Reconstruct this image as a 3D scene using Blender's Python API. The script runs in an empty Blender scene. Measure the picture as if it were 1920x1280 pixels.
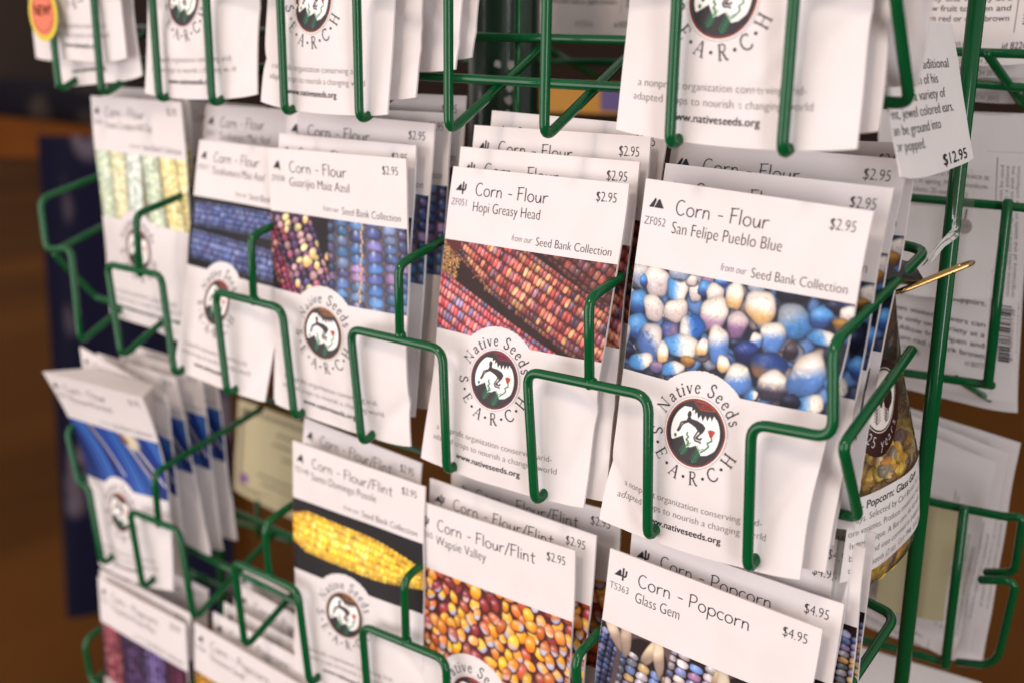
import bpy, math, random
import numpy as np
from mathutils import Vector, Matrix, noise

# ------------------------------------------------------------------ measured data (millimetres)
WIRES = [
 ["pocket_wire",1.85,6.0,[[-25.27,56.0,30.62],[-25.27,0.0,-0.38],[-25.14,0.0,52.96],[0.0,0.0,52.96],[0.0,0.0,81.74],[0.0,72.0,99.74],[-20.0,76.0,100.74]]],
 ["pocket_wire",1.85,6.0,[[-114.48,56.0,30.22],[-114.48,0.0,-0.78],[-114.48,0.0,52.96],[-64.0,0.0,52.96],[-64.0,0.0,-0.63],[-64.0,56.0,30.37]]],
 ["side_guard",1.85,5.0,[[-92.0,0.2,50.96],[-92.0,0.0,81.74],[-92.0,72.0,99.74]]],
 ["pocket_wire",1.85,6.0,[[-207.09,56.0,30.05],[-207.09,0.0,-0.95],[-207.09,0.0,52.96],[-159.23,0.0,52.96],[-159.23,0.0,-1.55],[-159.23,56.0,29.45]]],
 ["side_guard",1.85,5.0,[[-184.0,0.2,50.96],[-184.0,0.0,81.74],[-184.0,72.0,99.74]]],
 ["pocket_wire",1.85,6.0,[[-302.82,56.0,31.55],[-302.82,0.0,0.55],[-302.82,0.0,52.96],[-252.73,0.0,52.96],[-252.73,0.0,-0.61],[-252.73,56.0,30.39]]],
 ["side_guard",1.85,5.0,[[-276.0,0.2,50.96],[-276.0,0.0,81.74],[-276.0,72.0,99.74]]],
 ["pocket_wire",1.85,6.0,[[-393.01,56.0,32.12],[-393.01,0.0,1.12],[-393.01,0.0,52.96],[-343.67,0.0,52.96],[-343.67,0.0,0.42],[-343.67,56.0,31.42]]],
 ["side_guard",1.85,5.0,[[-368.0,0.2,50.96],[-368.0,0.0,81.74],[-368.0,72.0,99.74]]],
 ["pocket_wire",1.85,6.0,[[-433.33,56.0,32.71],[-433.33,0.0,1.71],[-434.86,0.0,52.96],[-460.0,0.0,52.96],[-460.0,0.0,81.74],[-460.0,72.0,99.74],[-440.0,76.0,100.74]]],
 ["cross_bar",1.85,4.0,[[1.5,57.0,66.62],[1.5,6.0,47.62],[1.5,26.5,16.12],[-20.0,27.5,16.12],[-438.0,27.5,18.21],[-458.0,27.5,18.21],[-458.0,3.0,50.96],[-458.0,56.0,68.96]]],
 ["rear_bar",1.85,2.0,[[-10.0,55.5,31.82],[-461.0,55.5,33.91]]],
 ["rear_bar",1.85,2.0,[[-16.0,77.0,99.74],[-461.0,76.0,99.74]]],
 ["pocket_wire",1.85,6.0,[[-25.99,56.0,-104.89],[-25.99,0.0,-135.89],[-28.51,0.0,-83.98],[-1.23,0.0,-82.28],[-4.01,0.0,-53.24],[-3.94,71.5,-35.01],[-23.94,75.5,-34.01]]],
 ["pocket_wire",1.85,6.0,[[-115.14,56.0,-106.55],[-115.14,0.0,-137.55],[-120.18,0.0,-85.38],[-67.28,0.0,-83.42],[-64.82,0.0,-136.44],[-64.82,56.0,-105.44]]],
 ["side_guard",1.85,5.0,[[-91.97,0.2,-85.53],[-93.36,0.0,-53.97],[-93.36,72.0,-35.97]]],
 ["pocket_wire",1.85,6.0,[[-209.96,56.0,-106.4],[-209.96,0.0,-137.4],[-215.48,0.0,-86.38],[-162.53,0.0,-85.33],[-160.4,0.0,-137.49],[-160.4,56.0,-106.49]]],
 ["side_guard",1.85,5.0,[[-186.34,0.2,-85.84],[-186.4,0.0,-55.05],[-186.4,72.0,-37.05]]],
 ["pocket_wire",1.85,6.0,[[-303.66,56.0,-105.18],[-303.66,0.0,-136.18],[-308.93,0.0,-84.91],[-259.88,0.0,-85.01],[-254.18,0.0,-136.44],[-254.18,56.0,-105.44]]],
 ["side_guard",1.85,5.0,[[-280.14,0.2,-86.14],[-279.81,-0.0,-55.07],[-279.81,72.0,-37.07]]],
 ["pocket_wire",1.85,6.0,[[-394.82,56.0,-103.34],[-394.82,0.0,-134.34],[-401.2,0.0,-84.81],[-352.58,0.0,-83.63],[-346.75,0.0,-134.97],[-346.75,56.0,-103.97]]],
 ["side_guard",1.85,5.0,[[-371.27,0.2,-86.45],[-371.19,0.0,-55.67],[-371.19,72.0,-37.67]]],
 ["pocket_wire",1.85,6.0,[[-435.4,56.0,-103.04],[-435.4,0.0,-134.04],[-436.29,0.0,-81.53],[-462.62,0.0,-85.3],[-464.11,0.0,-57.22],[-464.11,72.0,-39.22],[-444.11,76.0,-38.22]]],
 ["cross_bar",1.85,4.0,[[1.5,52.45,-64.94],[1.5,1.21,-84.34],[1.5,20.44,-114.62],[-20.0,27.5,-119.39],[-442.11,27.5,-117.54],[-462.11,27.5,-117.54],[-462.11,3.0,-87.3],[-462.11,56.0,-69.3]]],
 ["rear_bar",1.85,2.0,[[-10.0,55.5,-103.69],[-465.11,55.5,-101.84]]],
 ["rear_bar",1.85,2.0,[[-16.0,77.0,-35.24],[-465.11,76.0,-39.22]]],
 ["pocket_wire",1.85,6.0,[[-25.14,56.0,-241.14],[-25.14,0.0,-272.14],[-25.14,0.0,-219.18],[0.0,0.0,-219.18],[0.0,0.0,-190.4],[0.0,72.0,-172.4],[-20.0,76.0,-171.4]]],
 ["pocket_wire",1.85,6.0,[[-117.14,56.0,-241.14],[-117.14,0.0,-272.14],[-117.14,0.0,-219.18],[-66.86,0.0,-219.18],[-66.86,0.0,-272.14],[-66.86,56.0,-241.14]]],
 ["side_guard",1.85,5.0,[[-92.0,0.2,-221.18],[-93.86,0.0,-193.47],[-93.86,72.0,-175.47]]],
 ["pocket_wire",1.85,6.0,[[-209.14,56.0,-241.14],[-209.14,0.0,-272.14],[-212.79,-0.0,-224.84],[-161.24,0.0,-221.71],[-158.86,0.0,-272.14],[-158.86,56.0,-241.14]]],
 ["side_guard",1.85,5.0,[[-185.0,0.2,-223.99],[-185.47,0.0,-192.33],[-185.47,72.0,-174.33]]],
 ["pocket_wire",1.85,6.0,[[-300.93,56.0,-239.63],[-300.93,0.0,-270.63],[-306.62,0.0,-223.95],[-257.29,0.0,-222.48],[-250.86,0.0,-272.14],[-250.86,56.0,-241.14]]],
 ["side_guard",1.85,5.0,[[-278.72,0.2,-223.9],[-279.66,0.0,-195.01],[-279.66,72.0,-177.01]]],
 ["pocket_wire",1.85,6.0,[[-392.14,56.0,-238.23],[-392.14,0.0,-269.23],[-399.62,0.0,-223.43],[-352.76,0.0,-221.21],[-344.75,0.0,-270.72],[-344.75,56.0,-239.72]]],
 ["side_guard",1.85,5.0,[[-371.86,0.2,-224.09],[-372.36,0.0,-194.15],[-372.36,72.0,-176.15]]],
 ["pocket_wire",1.85,6.0,[[-433.51,56.0,-237.51],[-433.51,0.0,-268.51],[-441.36,0.0,-221.08],[-451.74,0.0,-221.3],[-460.0,0.0,-190.4],[-460.0,72.0,-172.4],[-440.0,76.0,-171.4]]],
 ["cross_bar",1.85,4.0,[[1.5,57.0,-205.14],[1.5,6.0,-224.14],[1.5,26.5,-255.64],[-20.0,27.5,-255.64],[-438.0,27.5,-252.01],[-458.0,27.5,-252.01],[-458.0,3.0,-223.3],[-458.0,56.0,-205.3]]],
 ["rear_bar",1.85,2.0,[[-10.0,55.5,-239.94],[-461.0,55.5,-236.31]]],
 ["rear_bar",1.85,2.0,[[-16.0,77.0,-172.4],[-461.0,76.0,-172.4]]],
 ["pocket_wire",1.85,6.0,[[-25.14,56.0,-377.21],[-25.14,0.0,-408.21],[-25.14,0.0,-355.25],[0.0,0.0,-355.25],[0.0,0.0,-326.47],[0.0,72.0,-308.47],[-20.0,76.0,-307.47]]],
 ["pocket_wire",1.85,6.0,[[-117.14,56.0,-377.21],[-117.14,0.0,-408.21],[-117.14,0.0,-355.25],[-66.86,0.0,-355.25],[-66.86,0.0,-408.21],[-66.86,56.0,-377.21]]],
 ["side_guard",1.85,5.0,[[-92.0,0.2,-357.25],[-92.0,0.0,-326.47],[-92.0,72.0,-308.47]]],
 ["pocket_wire",1.85,6.0,[[-209.14,56.0,-377.21],[-209.14,0.0,-408.21],[-209.14,0.0,-355.25],[-158.86,0.0,-355.25],[-158.86,0.0,-408.21],[-158.86,56.0,-377.21]]],
 ["side_guard",1.85,5.0,[[-184.0,0.2,-357.25],[-184.0,0.0,-326.47],[-184.0,72.0,-308.47]]],
 ["pocket_wire",1.85,6.0,[[-301.14,56.0,-377.21],[-301.14,0.0,-408.21],[-301.14,0.0,-355.25],[-250.86,0.0,-355.25],[-250.86,0.0,-408.21],[-250.86,56.0,-377.21]]],
 ["side_guard",1.85,5.0,[[-276.0,0.2,-357.25],[-276.0,0.0,-326.47],[-276.0,72.0,-308.47]]],
 ["pocket_wire",1.85,6.0,[[-393.14,56.0,-377.21],[-393.14,0.0,-408.21],[-393.14,0.0,-355.25],[-342.86,0.0,-355.25],[-342.86,0.0,-408.21],[-342.86,56.0,-377.21]]],
 ["side_guard",1.85,5.0,[[-368.0,0.2,-357.25],[-368.0,0.0,-326.47],[-368.0,72.0,-308.47]]],
 ["pocket_wire",1.85,6.0,[[-434.86,56.0,-377.21],[-434.86,0.0,-408.21],[-434.86,0.0,-355.25],[-460.0,0.0,-355.25],[-463.68,0.0,-328.62],[-463.68,72.0,-310.62],[-443.68,76.0,-309.62]]],
 ["cross_bar",1.85,4.0,[[1.5,57.0,-341.21],[1.5,6.0,-360.21],[1.5,26.5,-391.71],[-20.0,27.5,-391.71],[-441.68,27.5,-391.71],[-461.68,27.5,-391.71],[-461.68,3.0,-357.25],[-461.68,56.0,-339.25]]],
 ["rear_bar",1.85,2.0,[[-10.0,55.5,-376.01],[-464.68,55.5,-376.01]]],
 ["rear_bar",1.85,2.0,[[-16.0,77.0,-308.47],[-464.68,76.0,-310.62]]],
 ["rear_rod",1.67,2.0,[[-175.0,59.5,200.0],[-175.0,59.5,-450.0]]],
 ["post",3.0,2.0,[[-8.79,108.0,58.46],[-6.33,108.0,-235.84]]],
 ["post",3.0,2.0,[[-472.0,108.0,250.0],[-472.0,108.0,-600.0]]],
 ["rear_bar",1.85,2.0,[[-58.12,165.0,-30.93],[14.86,165.0,-29.87]]],
 ["rear_bar",1.85,2.0,[[-52.53,165.0,-107.82],[-1.67,165.0,-104.94]]],
 ["rear_rod",2.1,2.0,[[-4.58,162.0,-27.81],[-2.96,162.0,-104.5]]],
 ["rear_bar",1.85,2.0,[[-76.2,165.0,29.82],[6.87,165.0,29.11]]],
 ["cross_bar",1.85,2.0,[[-83.54,185.0,18.06],[3.73,185.0,15.23]]],
 ["pocket_wire",1.85,6.0,[[-20.23,163.0,29.31],[-13.74,205.0,5.45],[-17.95,205.0,37.81]]],
 ["cross_bar",1.85,4.0,[[-34.4,165.0,-163.18],[-20.0,165.0,-163.17],[10.37,165.0,-161.0],[17.69,163.0,-158.13],[14.82,175.0,-189.39],[2.59,177.0,-194.29]]],
 ["rear_rod",2.1,2.0,[[-5.84,162.0,-160.82],[-5.14,162.0,-237.66]]],
 ["pocket_wire",1.85,6.0,[[3.87,165.0,-192.8],[18.43,165.0,-188.32],[13.36,175.0,-231.44],[8.53,177.0,-238.63],[-4.7,179.0,-243.21]]],
 ["rear_bar",1.85,2.0,[[-51.89,165.0,-241.19],[-4.29,165.0,-237.36]]],
 ["side_guard",1.48,3.0,[[-17.1,165.0,-104.9],[-10.46,195.0,-120.5]]],
 ["rear_rod",1.85,2.0,[[-443.76,120.0,-270.65],[-444.53,120.0,-296.23]]],
 ["rear_bar",1.85,2.0,[[-484.25,130.0,-299.9],[-415.12,130.0,-296.44]]],
 ["rear_bar",1.85,2.0,[[-299.39,165.0,18.79],[-190.32,165.0,20.93]]],
 ["pocket_wire",1.85,4.0,[[-240.13,165.0,25.73],[-242.63,215.0,9.68]]]]
PACKS = [
 ["sf","sf",1,[[-83.58,18.0,-12.99],[-2.45,18.0,-15.48],[-9.66,5.0,-135.74],[-89.3,5.0,-138.26]],{}],
 ["sf","sf",1,[[-84.22,31.0,-8.79],[-2.41,31.0,-9.69],[-3.78,11.0,-133.68],[-85.59,11.0,-132.78]],{"raw":1}],
 ["sf","sf",1,[[-90.19,45.0,-1.93],[-3.84,45.0,-2.25],[-4.32,17.0,-126.25],[-90.66,17.0,-125.92]],{"raw":1}],
 ["sf","sf",1,[[-85.79,58.0,-0.86],[-5.34,58.0,1.95],[-1.01,23.0,-121.97],[-81.46,23.0,-124.78]],{"raw":1}],
 ["hopi","hopi",1,[[-173.83,18.0,-16.41],[-90.92,18.0,-15.51],[-95.94,5.0,-135.33],[-180.13,5.0,-137.7]],{}],
 ["hopi","hopi",1,[[-175.45,24.18,-9.25],[-90.92,24.18,-8.43],[-89.71,9.55,-132.42],[-174.25,9.55,-133.25]],{}],
 ["hopi","hopi",1,[[-173.46,30.82,-1.14],[-90.34,30.82,-0.12],[-88.81,14.45,-124.11],[-171.93,14.45,-125.13]],{}],
 ["hopi","hopi",1,[[-170.83,37.47,4.55],[-88.08,37.47,3.19],[-90.12,19.35,-120.8],[-172.87,19.35,-119.43]],{}],
 ["gua","gua",1,[[-282.27,14.0,-16.87],[-195.13,14.0,-14.89],[-185.67,5.0,-133.89],[-274.61,5.0,-135.19]],{}],
 ["gua","gua",1,[[-281.2,19.22,-10.7],[-195.38,19.22,-9.95],[-194.3,8.85,-133.95],[-280.11,8.85,-134.7]],{}],
 ["gua","gua",1,[[-283.11,26.82,-0.96],[-191.54,26.82,-1.4],[-192.13,14.45,-125.4],[-283.7,14.45,-124.96]],{}],
 ["gua","gua",1,[[-269.31,34.42,1.04],[-188.82,34.42,2.44],[-186.66,20.05,-121.54],[-267.15,20.05,-122.94]],{}],
 ["gua","gua",1,[[-268.83,42.02,7.83],[-188.34,42.02,9.24],[-186.18,25.65,-114.74],[-266.66,25.65,-116.15]],{}],
 ["maz","maz",1,[[-347.57,24.0,-18.47],[-267.07,24.0,-18.47],[-282.5,5.0,-135.65],[-355.28,5.0,-133.34]],{}],
 ["maz","maz",1,[[-363.93,40.63,-3.19],[-283.44,40.63,-1.79],[-281.28,17.25,-125.77],[-361.77,17.25,-127.17]],{}],
 ["maz","maz",1,[[-400.53,52.02,-2.67],[-330.53,52.02,-2.67],[-330.53,25.65,-126.67],[-400.53,25.65,-126.67]],{}],
 ["pale","pale",1,[[-451.22,28.0,-2.2],[-367.05,28.0,-1.53],[-361.64,26.0,-124.67],[-446.67,26.0,-124.7]],{}],
 ["pale","pale",1,[[-458.8,40.0,1.98],[-378.32,40.0,3.39],[-376.15,40.0,-120.6],[-456.64,40.0,-122.0]],{}],
 ["top","top",0,[[-88.64,17.52,126.81],[-3.74,17.52,126.65],[-3.97,4.65,2.65],[-88.88,4.65,2.81]],{}],
 ["top","top",0,[[-83.99,27.02,130.44],[-3.5,27.02,131.84],[-1.34,11.65,7.86],[-81.82,11.65,6.46]],{}],
 ["top","top",0,[[-72.71,46.02,147.66],[7.74,46.02,144.85],[3.41,25.65,20.93],[-77.04,25.65,23.74]],{}],
 ["sch","sch",0,[[-272.5,17.52,127.14],[-193.09,17.52,125.54],[-195.58,4.65,1.57],[-274.99,4.65,3.16]],{}],
 ["sch","sch",0,[[-267.67,27.02,132.89],[-187.17,27.02,132.89],[-187.17,11.65,8.89],[-267.67,11.65,8.89]],{}],
 ["sch","sch",0,[[-253.51,39.38,144.63],[-173.02,39.38,143.23],[-175.19,20.75,19.25],[-255.68,20.75,20.65]],{}],
 ["sch","sch",0,[[-250.0,47.92,149.68],[-169.52,47.92,148.27],[-171.68,27.05,24.29],[-252.17,27.05,25.7]],{}],
 ["fold","fold",0,[[-367.04,17.52,126.52],[-280.53,17.52,129.76],[-275.89,4.65,5.85],[-362.4,4.65,2.61]],{}],
 ["new","new",0,[[-449.54,4.0,141.94],[-376.51,4.0,143.03],[-374.67,4.0,19.04],[-447.7,4.0,17.96]],{}],
 ["new","new",0,[[-467.92,10.0,125.44],[-385.79,10.0,134.44],[-372.28,10.0,11.18],[-454.41,10.0,2.18]],{}],
 ["new","new",0,[[-497.53,20.0,139.68],[-417.14,20.0,143.89],[-410.65,20.0,20.06],[-491.04,20.0,15.85]],{}],
 ["blue","blue",2,[[-465.28,9.0,-155.01],[-371.41,9.0,-150.35],[-373.74,7.0,-268.25],[-449.97,7.0,-277.36]],{"lean":17}],
 ["blue","blue",2,[[-467.24,17.0,-145.81],[-382.03,17.0,-157.15],[-371.22,15.0,-263.35],[-456.43,15.0,-252.01]],{}],
 ["blue","blue",2,[[-470.08,28.0,-152.44],[-389.59,28.0,-151.03],[-365.5,27.0,-251.28],[-445.98,27.0,-252.68]],{}],
 ["blue","blue",2,[[-463.89,40.0,-151.46],[-383.4,40.0,-150.05],[-369.84,38.0,-253.49],[-450.33,38.0,-254.9]],{}],
 ["blue","blue",2,[[-467.3,52.0,-152.4],[-386.81,52.0,-150.99],[-369.54,48.0,-250.37],[-450.03,48.0,-251.78]],{}],
 ["sd","sd",2,[[-271.47,12.0,-153.66],[-184.86,12.0,-153.23],[-179.26,5.0,-262.36],[-268.55,5.0,-272.49]],{}],
 ["sd","sd",2,[[-273.13,21.03,-144.87],[-195.08,21.03,-147.87],[-199.83,11.65,-271.78],[-277.88,11.65,-268.78]],{}],
 ["wa","wa",2,[[-191.34,13.0,-161.1],[-105.19,13.0,-158.18],[-100.99,5.0,-282.1],[-187.13,5.0,-285.03]],{}],
 ["wa","wa",2,[[-189.43,20.13,-152.83],[-100.39,20.13,-152.47],[-99.89,10.25,-276.47],[-188.93,10.25,-276.83]],{}],
 ["wa","wa",2,[[-187.27,31.52,-151.98],[-96.73,31.52,-146.06],[-88.64,18.65,-269.8],[-179.19,18.65,-275.72]],{}],
 ["gg","gg",2,[[-91.23,16.0,-153.45],[-5.5,16.0,-155.38],[-8.29,5.0,-279.35],[-94.02,5.0,-277.42]],{}],
 ["gg","gg",2,[[-86.1,23.13,-147.32],[-1.47,23.13,-147.99],[-2.46,10.25,-271.99],[-87.09,10.25,-271.31]],{}],
 ["gg","gg",2,[[-86.16,29.77,-137.02],[-3.23,29.77,-136.41],[-2.31,15.15,-260.4],[-85.24,15.15,-261.02]],{}],
 ["gg","gg",2,[[-78.98,30.0,-129.06],[1.52,30.0,-129.06],[1.52,28.0,-253.06],[-78.98,28.0,-253.06]],{"raw":1}],
 ["gg","gg",2,[[-78.47,36.0,-125.62],[2.03,36.0,-125.62],[2.03,34.0,-249.62],[-78.47,34.0,-249.62]],{"raw":1}],
 ["pur","pur",3,[[-457.16,9.0,-286.93],[-367.56,9.0,-286.0],[-366.27,5.0,-409.99],[-455.87,5.0,-410.92]],{}],
 ["pur","pur",3,[[-462.73,14.22,-285.82],[-369.11,14.22,-282.15],[-364.25,8.85,-406.05],[-457.87,8.85,-409.72]],{}],
 ["pur","pur",3,[[-460.76,33.23,-278.44],[-380.26,33.23,-278.44],[-380.26,22.85,-402.44],[-460.76,22.85,-402.44]],{}],
 ["pop","pop",3,[[-359.09,9.0,-281.19],[-265.77,9.0,-283.23],[-268.49,5.0,-407.2],[-361.81,5.0,-405.16]],{}],
 ["pop","pop",3,[[-351.36,16.12,-275.14],[-259.9,16.12,-275.13],[-259.89,10.25,-399.13],[-351.34,10.25,-399.14]],{}],
 ["pop","pop",3,[[-351.28,23.72,-272.05],[-258.83,23.72,-274.02],[-261.47,15.85,-397.99],[-353.92,15.85,-396.02]],{}],
 ["pop","pop",3,[[-347.64,31.32,-262.69],[-255.78,31.32,-266.57],[-261.02,21.45,-390.46],[-352.88,21.45,-386.58]],{}],
 ["pop","pop",3,[[-358.16,38.92,-257.33],[-259.86,38.92,-261.75],[-265.43,27.05,-385.63],[-363.73,27.05,-381.21]],{}],
 ["bk1","back",0,[[-70.45,190.0,149.21],[-8.81,190.0,148.04],[-11.17,190.0,24.06],[-72.81,190.0,25.23]],{}],
 ["bk1","back",0,[[-70.96,196.0,144.42],[-7.95,196.0,142.52],[-11.69,196.0,18.58],[-74.7,196.0,20.48]],{}],
 ["bk1","back",0,[[-71.4,203.0,139.42],[-7.27,203.0,136.54],[-12.84,203.0,12.67],[-76.97,203.0,15.55]],{}],
 ["bk1","back",0,[[-74.76,210.0,134.4],[-9.71,210.0,132.05],[-14.17,210.0,8.13],[-79.23,210.0,10.48]],{}],
 ["bk2","back2",1,[[-71.72,190.0,3.24],[-9.18,190.0,3.97],[1.48,190.0,-118.8],[-64.44,190.0,-115.89]],{}],
 ["bk2","back2",1,[[-74.45,198.0,3.46],[-9.78,198.0,4.65],[1.38,198.0,-125.34],[-66.89,198.0,-124.09]],{}],
 ["bk3","back3",2,[[-60.35,186.0,-134.68],[-2.21,186.0,-146.29],[-7.74,186.0,-247.68],[-61.42,186.0,-236.28]],{}],
 ["bk3","back3",2,[[-61.72,194.0,-132.75],[0.74,194.0,-143.32],[-4.44,194.0,-251.79],[-61.14,194.0,-245.46]],{}],
 ["bk3","back3",2,[[-64.88,202.0,-133.56],[3.04,202.0,-139.94],[0.79,202.0,-254.58],[-62.29,202.0,-253.83]],{}],
 ["bk4","back3",3,[[-60.79,190.0,-260.14],[4.24,190.0,-256.02],[12.07,190.0,-379.78],[-52.96,190.0,-383.89]],{}],
 ["mid","back",0,[[-256.28,180.0,157.19],[-194.54,180.0,154.86],[-199.21,180.0,30.95],[-260.96,180.0,33.28]],{}]]
MISC = {
 "hang": [[-55.39,184.0,-36.61],[-12.25,184.0,-34.97],[-13.94,184.0,-74.22],[-54.09,184.0,-75.79]],
 "cream": [[-41.9,180.0,-170.16],[-12.66,180.0,-168.85],[-14.01,180.0,-227.27],[-46.14,180.0,-228.32]],
 "cert": [[-519.92,165.0,-226.59],[-409.09,165.0,-228.27],[-417.67,165.0,-305.96],[-530.62,165.0,-300.61]],
 "sticker": [[-437.76,-2.0,40.72]],
 "card": [[-13.72,30.0,39.69],[-13.72,100.0,39.69],[-0.3,100.0,-6.74],[-0.3,30.0,-6.74]],
 "clip": [[-4.3,50.0,-45.97],[12.74,66.0,-36.12],[-5.11,55.0,-34.65],[0.45,60.0,-40.38],[-0.9,55.0,-42.13]],
 "tape": [[4.25,78.0,-9.45],[6.79,78.0,-21.74],[2.25,75.0,-31.92],[-3.17,70.0,-40.23]],
 "pole": [[-228.95,115.0,24.92]],
 "cloth": [[-1313.04,450.0,-107.33],[-907.87,450.0,-80.05],[-963.29,450.0,-695.22],[-1391.93,450.0,-840.73]],
 "shelf": [[-2384.36,750.0,-141.72],[-1442.85,750.0,-140.07],[-1446.56,750.0,-172.67],[-2413.36,750.0,-241.56]],
 "folded": [[-2235.57,800.0,-76.83],[-1719.76,800.0,-90.27],[-1745.27,800.0,-143.27],[-2255.74,800.0,-158.92]],
 "ochre": [[-389.34,350.0,-2.6],[-319.16,350.0,-1.99],[-318.31,350.0,-19.69],[-388.84,350.0,-21.69]],
 "purple": [[-335.92,345.0,-1.45],[-315.79,345.0,-1.71],[-315.03,345.0,-17.47],[-335.24,345.0,-17.83]],
 "kern": [[2.7,3.3,3.8,3.8,"wg"],[9.7,4.5,5.1,5.0,"w"],[4.3,5.1,1.4,2.1,"b"],[18.2,5.4,4.2,4.4,"wbR"],[25.0,5.4,2.3,3.2,"w"],[23.1,2.0,2.3,1.6,"w"],[17.8,0.3,3.6,2.3,"wg"],[29.0,1.3,2.5,1.6,"p"],[34.0,0.4,2.5,1.6,"b"],[28.4,3.7,2.3,2.7,"b"],[46.5,0.1,2.9,1.8,"wg"],[59.2,0.4,5.7,2.7,"d"],[73.7,2.1,3.2,2.2,"d"],[43.1,19.8,3.0,1.8,"d"],[32.5,4.9,3.3,3.2,"w"],[33.3,11.3,5.1,5.3,"wp"],[39.7,4.1,2.9,4.8,"wo"],[49.4,6.3,5.6,5.0,"wo"],[61.4,8.9,5.4,5.8,"gb"],[69.8,6.0,3.7,3.3,"b"],[78.2,3.6,2.7,2.6,"w"],[76.7,7.4,2.7,2.2,"g"],[71.6,12.4,4.6,2.5,"bw"],[62.2,18.4,2.4,2.7,"dp"],[55.3,15.1,4.6,4.5,"wbd"],[49.8,17.6,2.2,2.7,"wbd"],[42.2,13.4,3.7,4.2,"pw"],[0.2,11.9,1.7,2.8,"w"],[3.4,12.8,3.6,4.4,"b"],[9.9,13.8,3.9,4.5,"w"],[18.7,13.0,4.5,3.8,"w"],[25.8,17.4,4.4,4.5,"wbR2"],[17.5,20.2,3.7,2.8,"bp"],[4.2,21.5,4.2,4.8,"b"],[10.1,25.3,5.5,5.6,"bwU"],[23.0,24.2,6.6,3.8,"wbR"],[16.1,28.0,2.4,3.4,"wo"],[31.3,23.1,2.3,3.0,"wo"],[36.9,21.0,3.8,5.8,"wbd"],[26.5,28.9,2.7,1.9,"g"],[1.2,30.5,3.4,2.4,"d"],[7.2,32.8,5.0,2.9,"bw"],[14.5,33.3,2.7,1.9,"p"],[21.2,32.4,4.2,2.4,"bw"],[76.2,18.8,2.3,4.0,"d"],[47.3,21.8,4.2,3.5,"db"],[56.1,24.7,5.6,4.8,"dg"],[40.3,27.0,2.3,2.8,"wo"],[46.7,31.0,4.5,5.2,"wbd"],[59.2,30.7,4.9,5.3,"wd"],[69.4,25.3,5.9,6.8,"wbd"],[78.7,26.5,2.8,3.6,"b"],[53.1,35.1,1.6,1.8,"bw"],[72.3,34.9,4.5,3.5,"wbR"],[82.4,30.8,1.8,2.7,"bw"],[-1.2,24.5,2.2,3.9,"wg"],[66.0,34.9,3.4,2.3,"d"]]}
CAM_R = [[0.7717851713035888,0.6357375531060898,0.013616641530531277],[0.18025526852258494,-0.1981941312537536,-0.9634454444889031],[-0.609799710991847,0.7460273787919923,-0.2675583348860737]]
CAM_P = [0.12490194082129505,-0.30877274315220665,0.0352229102912609]
CAM_F = 2094.4832089617917

scene = bpy.context.scene
COL = scene.collection
MM = 0.001

# ------------------------------------------------------------------ small helpers
def lin(c):
    c = np.asarray(c, float)
    return np.where(c <= .04045, c / 12.92, ((c + .055) / 1.055) ** 2.4)

def tag(o, label=None, cat=None, group=None, kind=None):
    if label: o['label'] = label
    if cat: o['category'] = cat
    if group: o['group'] = group
    if kind: o['kind'] = kind
    return o

def empty(name, loc=(0, 0, 0)):
    o = bpy.data.objects.new(name, None)
    COL.objects.link(o)
    o.location = Vector(loc) * MM
    o.empty_display_size = .01
    return o

def mesh(name, verts, faces, mats, parent=None, smooth=False, midx=None, colors=None):
    """verts in mm in world space; kept relative to the parent"""
    v = np.asarray(verts, float).reshape(-1, 3) * MM
    if parent is not None:
        v = v - np.array(parent.matrix_basis.translation)
        q = parent.parent
        while q is not None:
            v = v - np.array(q.matrix_basis.translation)
            q = q.parent
    me = bpy.data.meshes.new(name)
    me.from_pydata(v.tolist(), [], faces)
    for m in (mats if isinstance(mats, (list, tuple)) else [mats]):
        me.materials.append(m)
    if midx is not None:
        me.polygons.foreach_set('material_index', np.asarray(midx, np.int32))
    if smooth:
        me.polygons.foreach_set('use_smooth', np.ones(len(me.polygons), bool))
    if colors is not None:
        a = me.color_attributes.new('print', 'FLOAT_COLOR', 'POINT')
        cc = np.ones((len(v), 4), np.float32)
        cc[:, :3] = lin(np.clip(colors, 0, 1))
        a.data.foreach_set('color', cc.ravel())
    me.update()
    o = bpy.data.objects.new(name, me)
    COL.objects.link(o)
    if parent is not None:
        o.parent = parent
    return o

# ------------------------------------------------------------------ materials
def new_mat(name):
    m = bpy.data.materials.new(name)
    m.use_nodes = True
    nt = m.node_tree
    return m, nt, nt.nodes['Principled BSDF']

def simple(name, col, rough=.5, metal=0., spec=.5, coat=0., bump=None):
    m, nt, b = new_mat(name)
    b.inputs['Base Color'].default_value = (*col, 1)
    b.inputs['Roughness'].default_value = rough
    b.inputs['Metallic'].default_value = metal
    b.inputs['Specular IOR Level'].default_value = spec
    b.inputs['Coat Weight'].default_value = coat
    b.inputs['Coat Roughness'].default_value = .08
    if bump:
        tc = nt.nodes.new('ShaderNodeTexCoord')
        n = nt.nodes.new('ShaderNodeTexNoise')
        n.inputs['Scale'].default_value = bump[0]
        n.inputs['Detail'].default_value = 3
        bp = nt.nodes.new('ShaderNodeBump')
        bp.inputs['Strength'].default_value = bump[1]
        bp.inputs['Distance'].default_value = bump[2]
        nt.links.new(tc.outputs['Object'], n.inputs['Vector'])
        nt.links.new(n.outputs['Fac'], bp.inputs['Height'])
        nt.links.new(bp.outputs['Normal'], b.inputs['Normal'])
    return m

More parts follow.
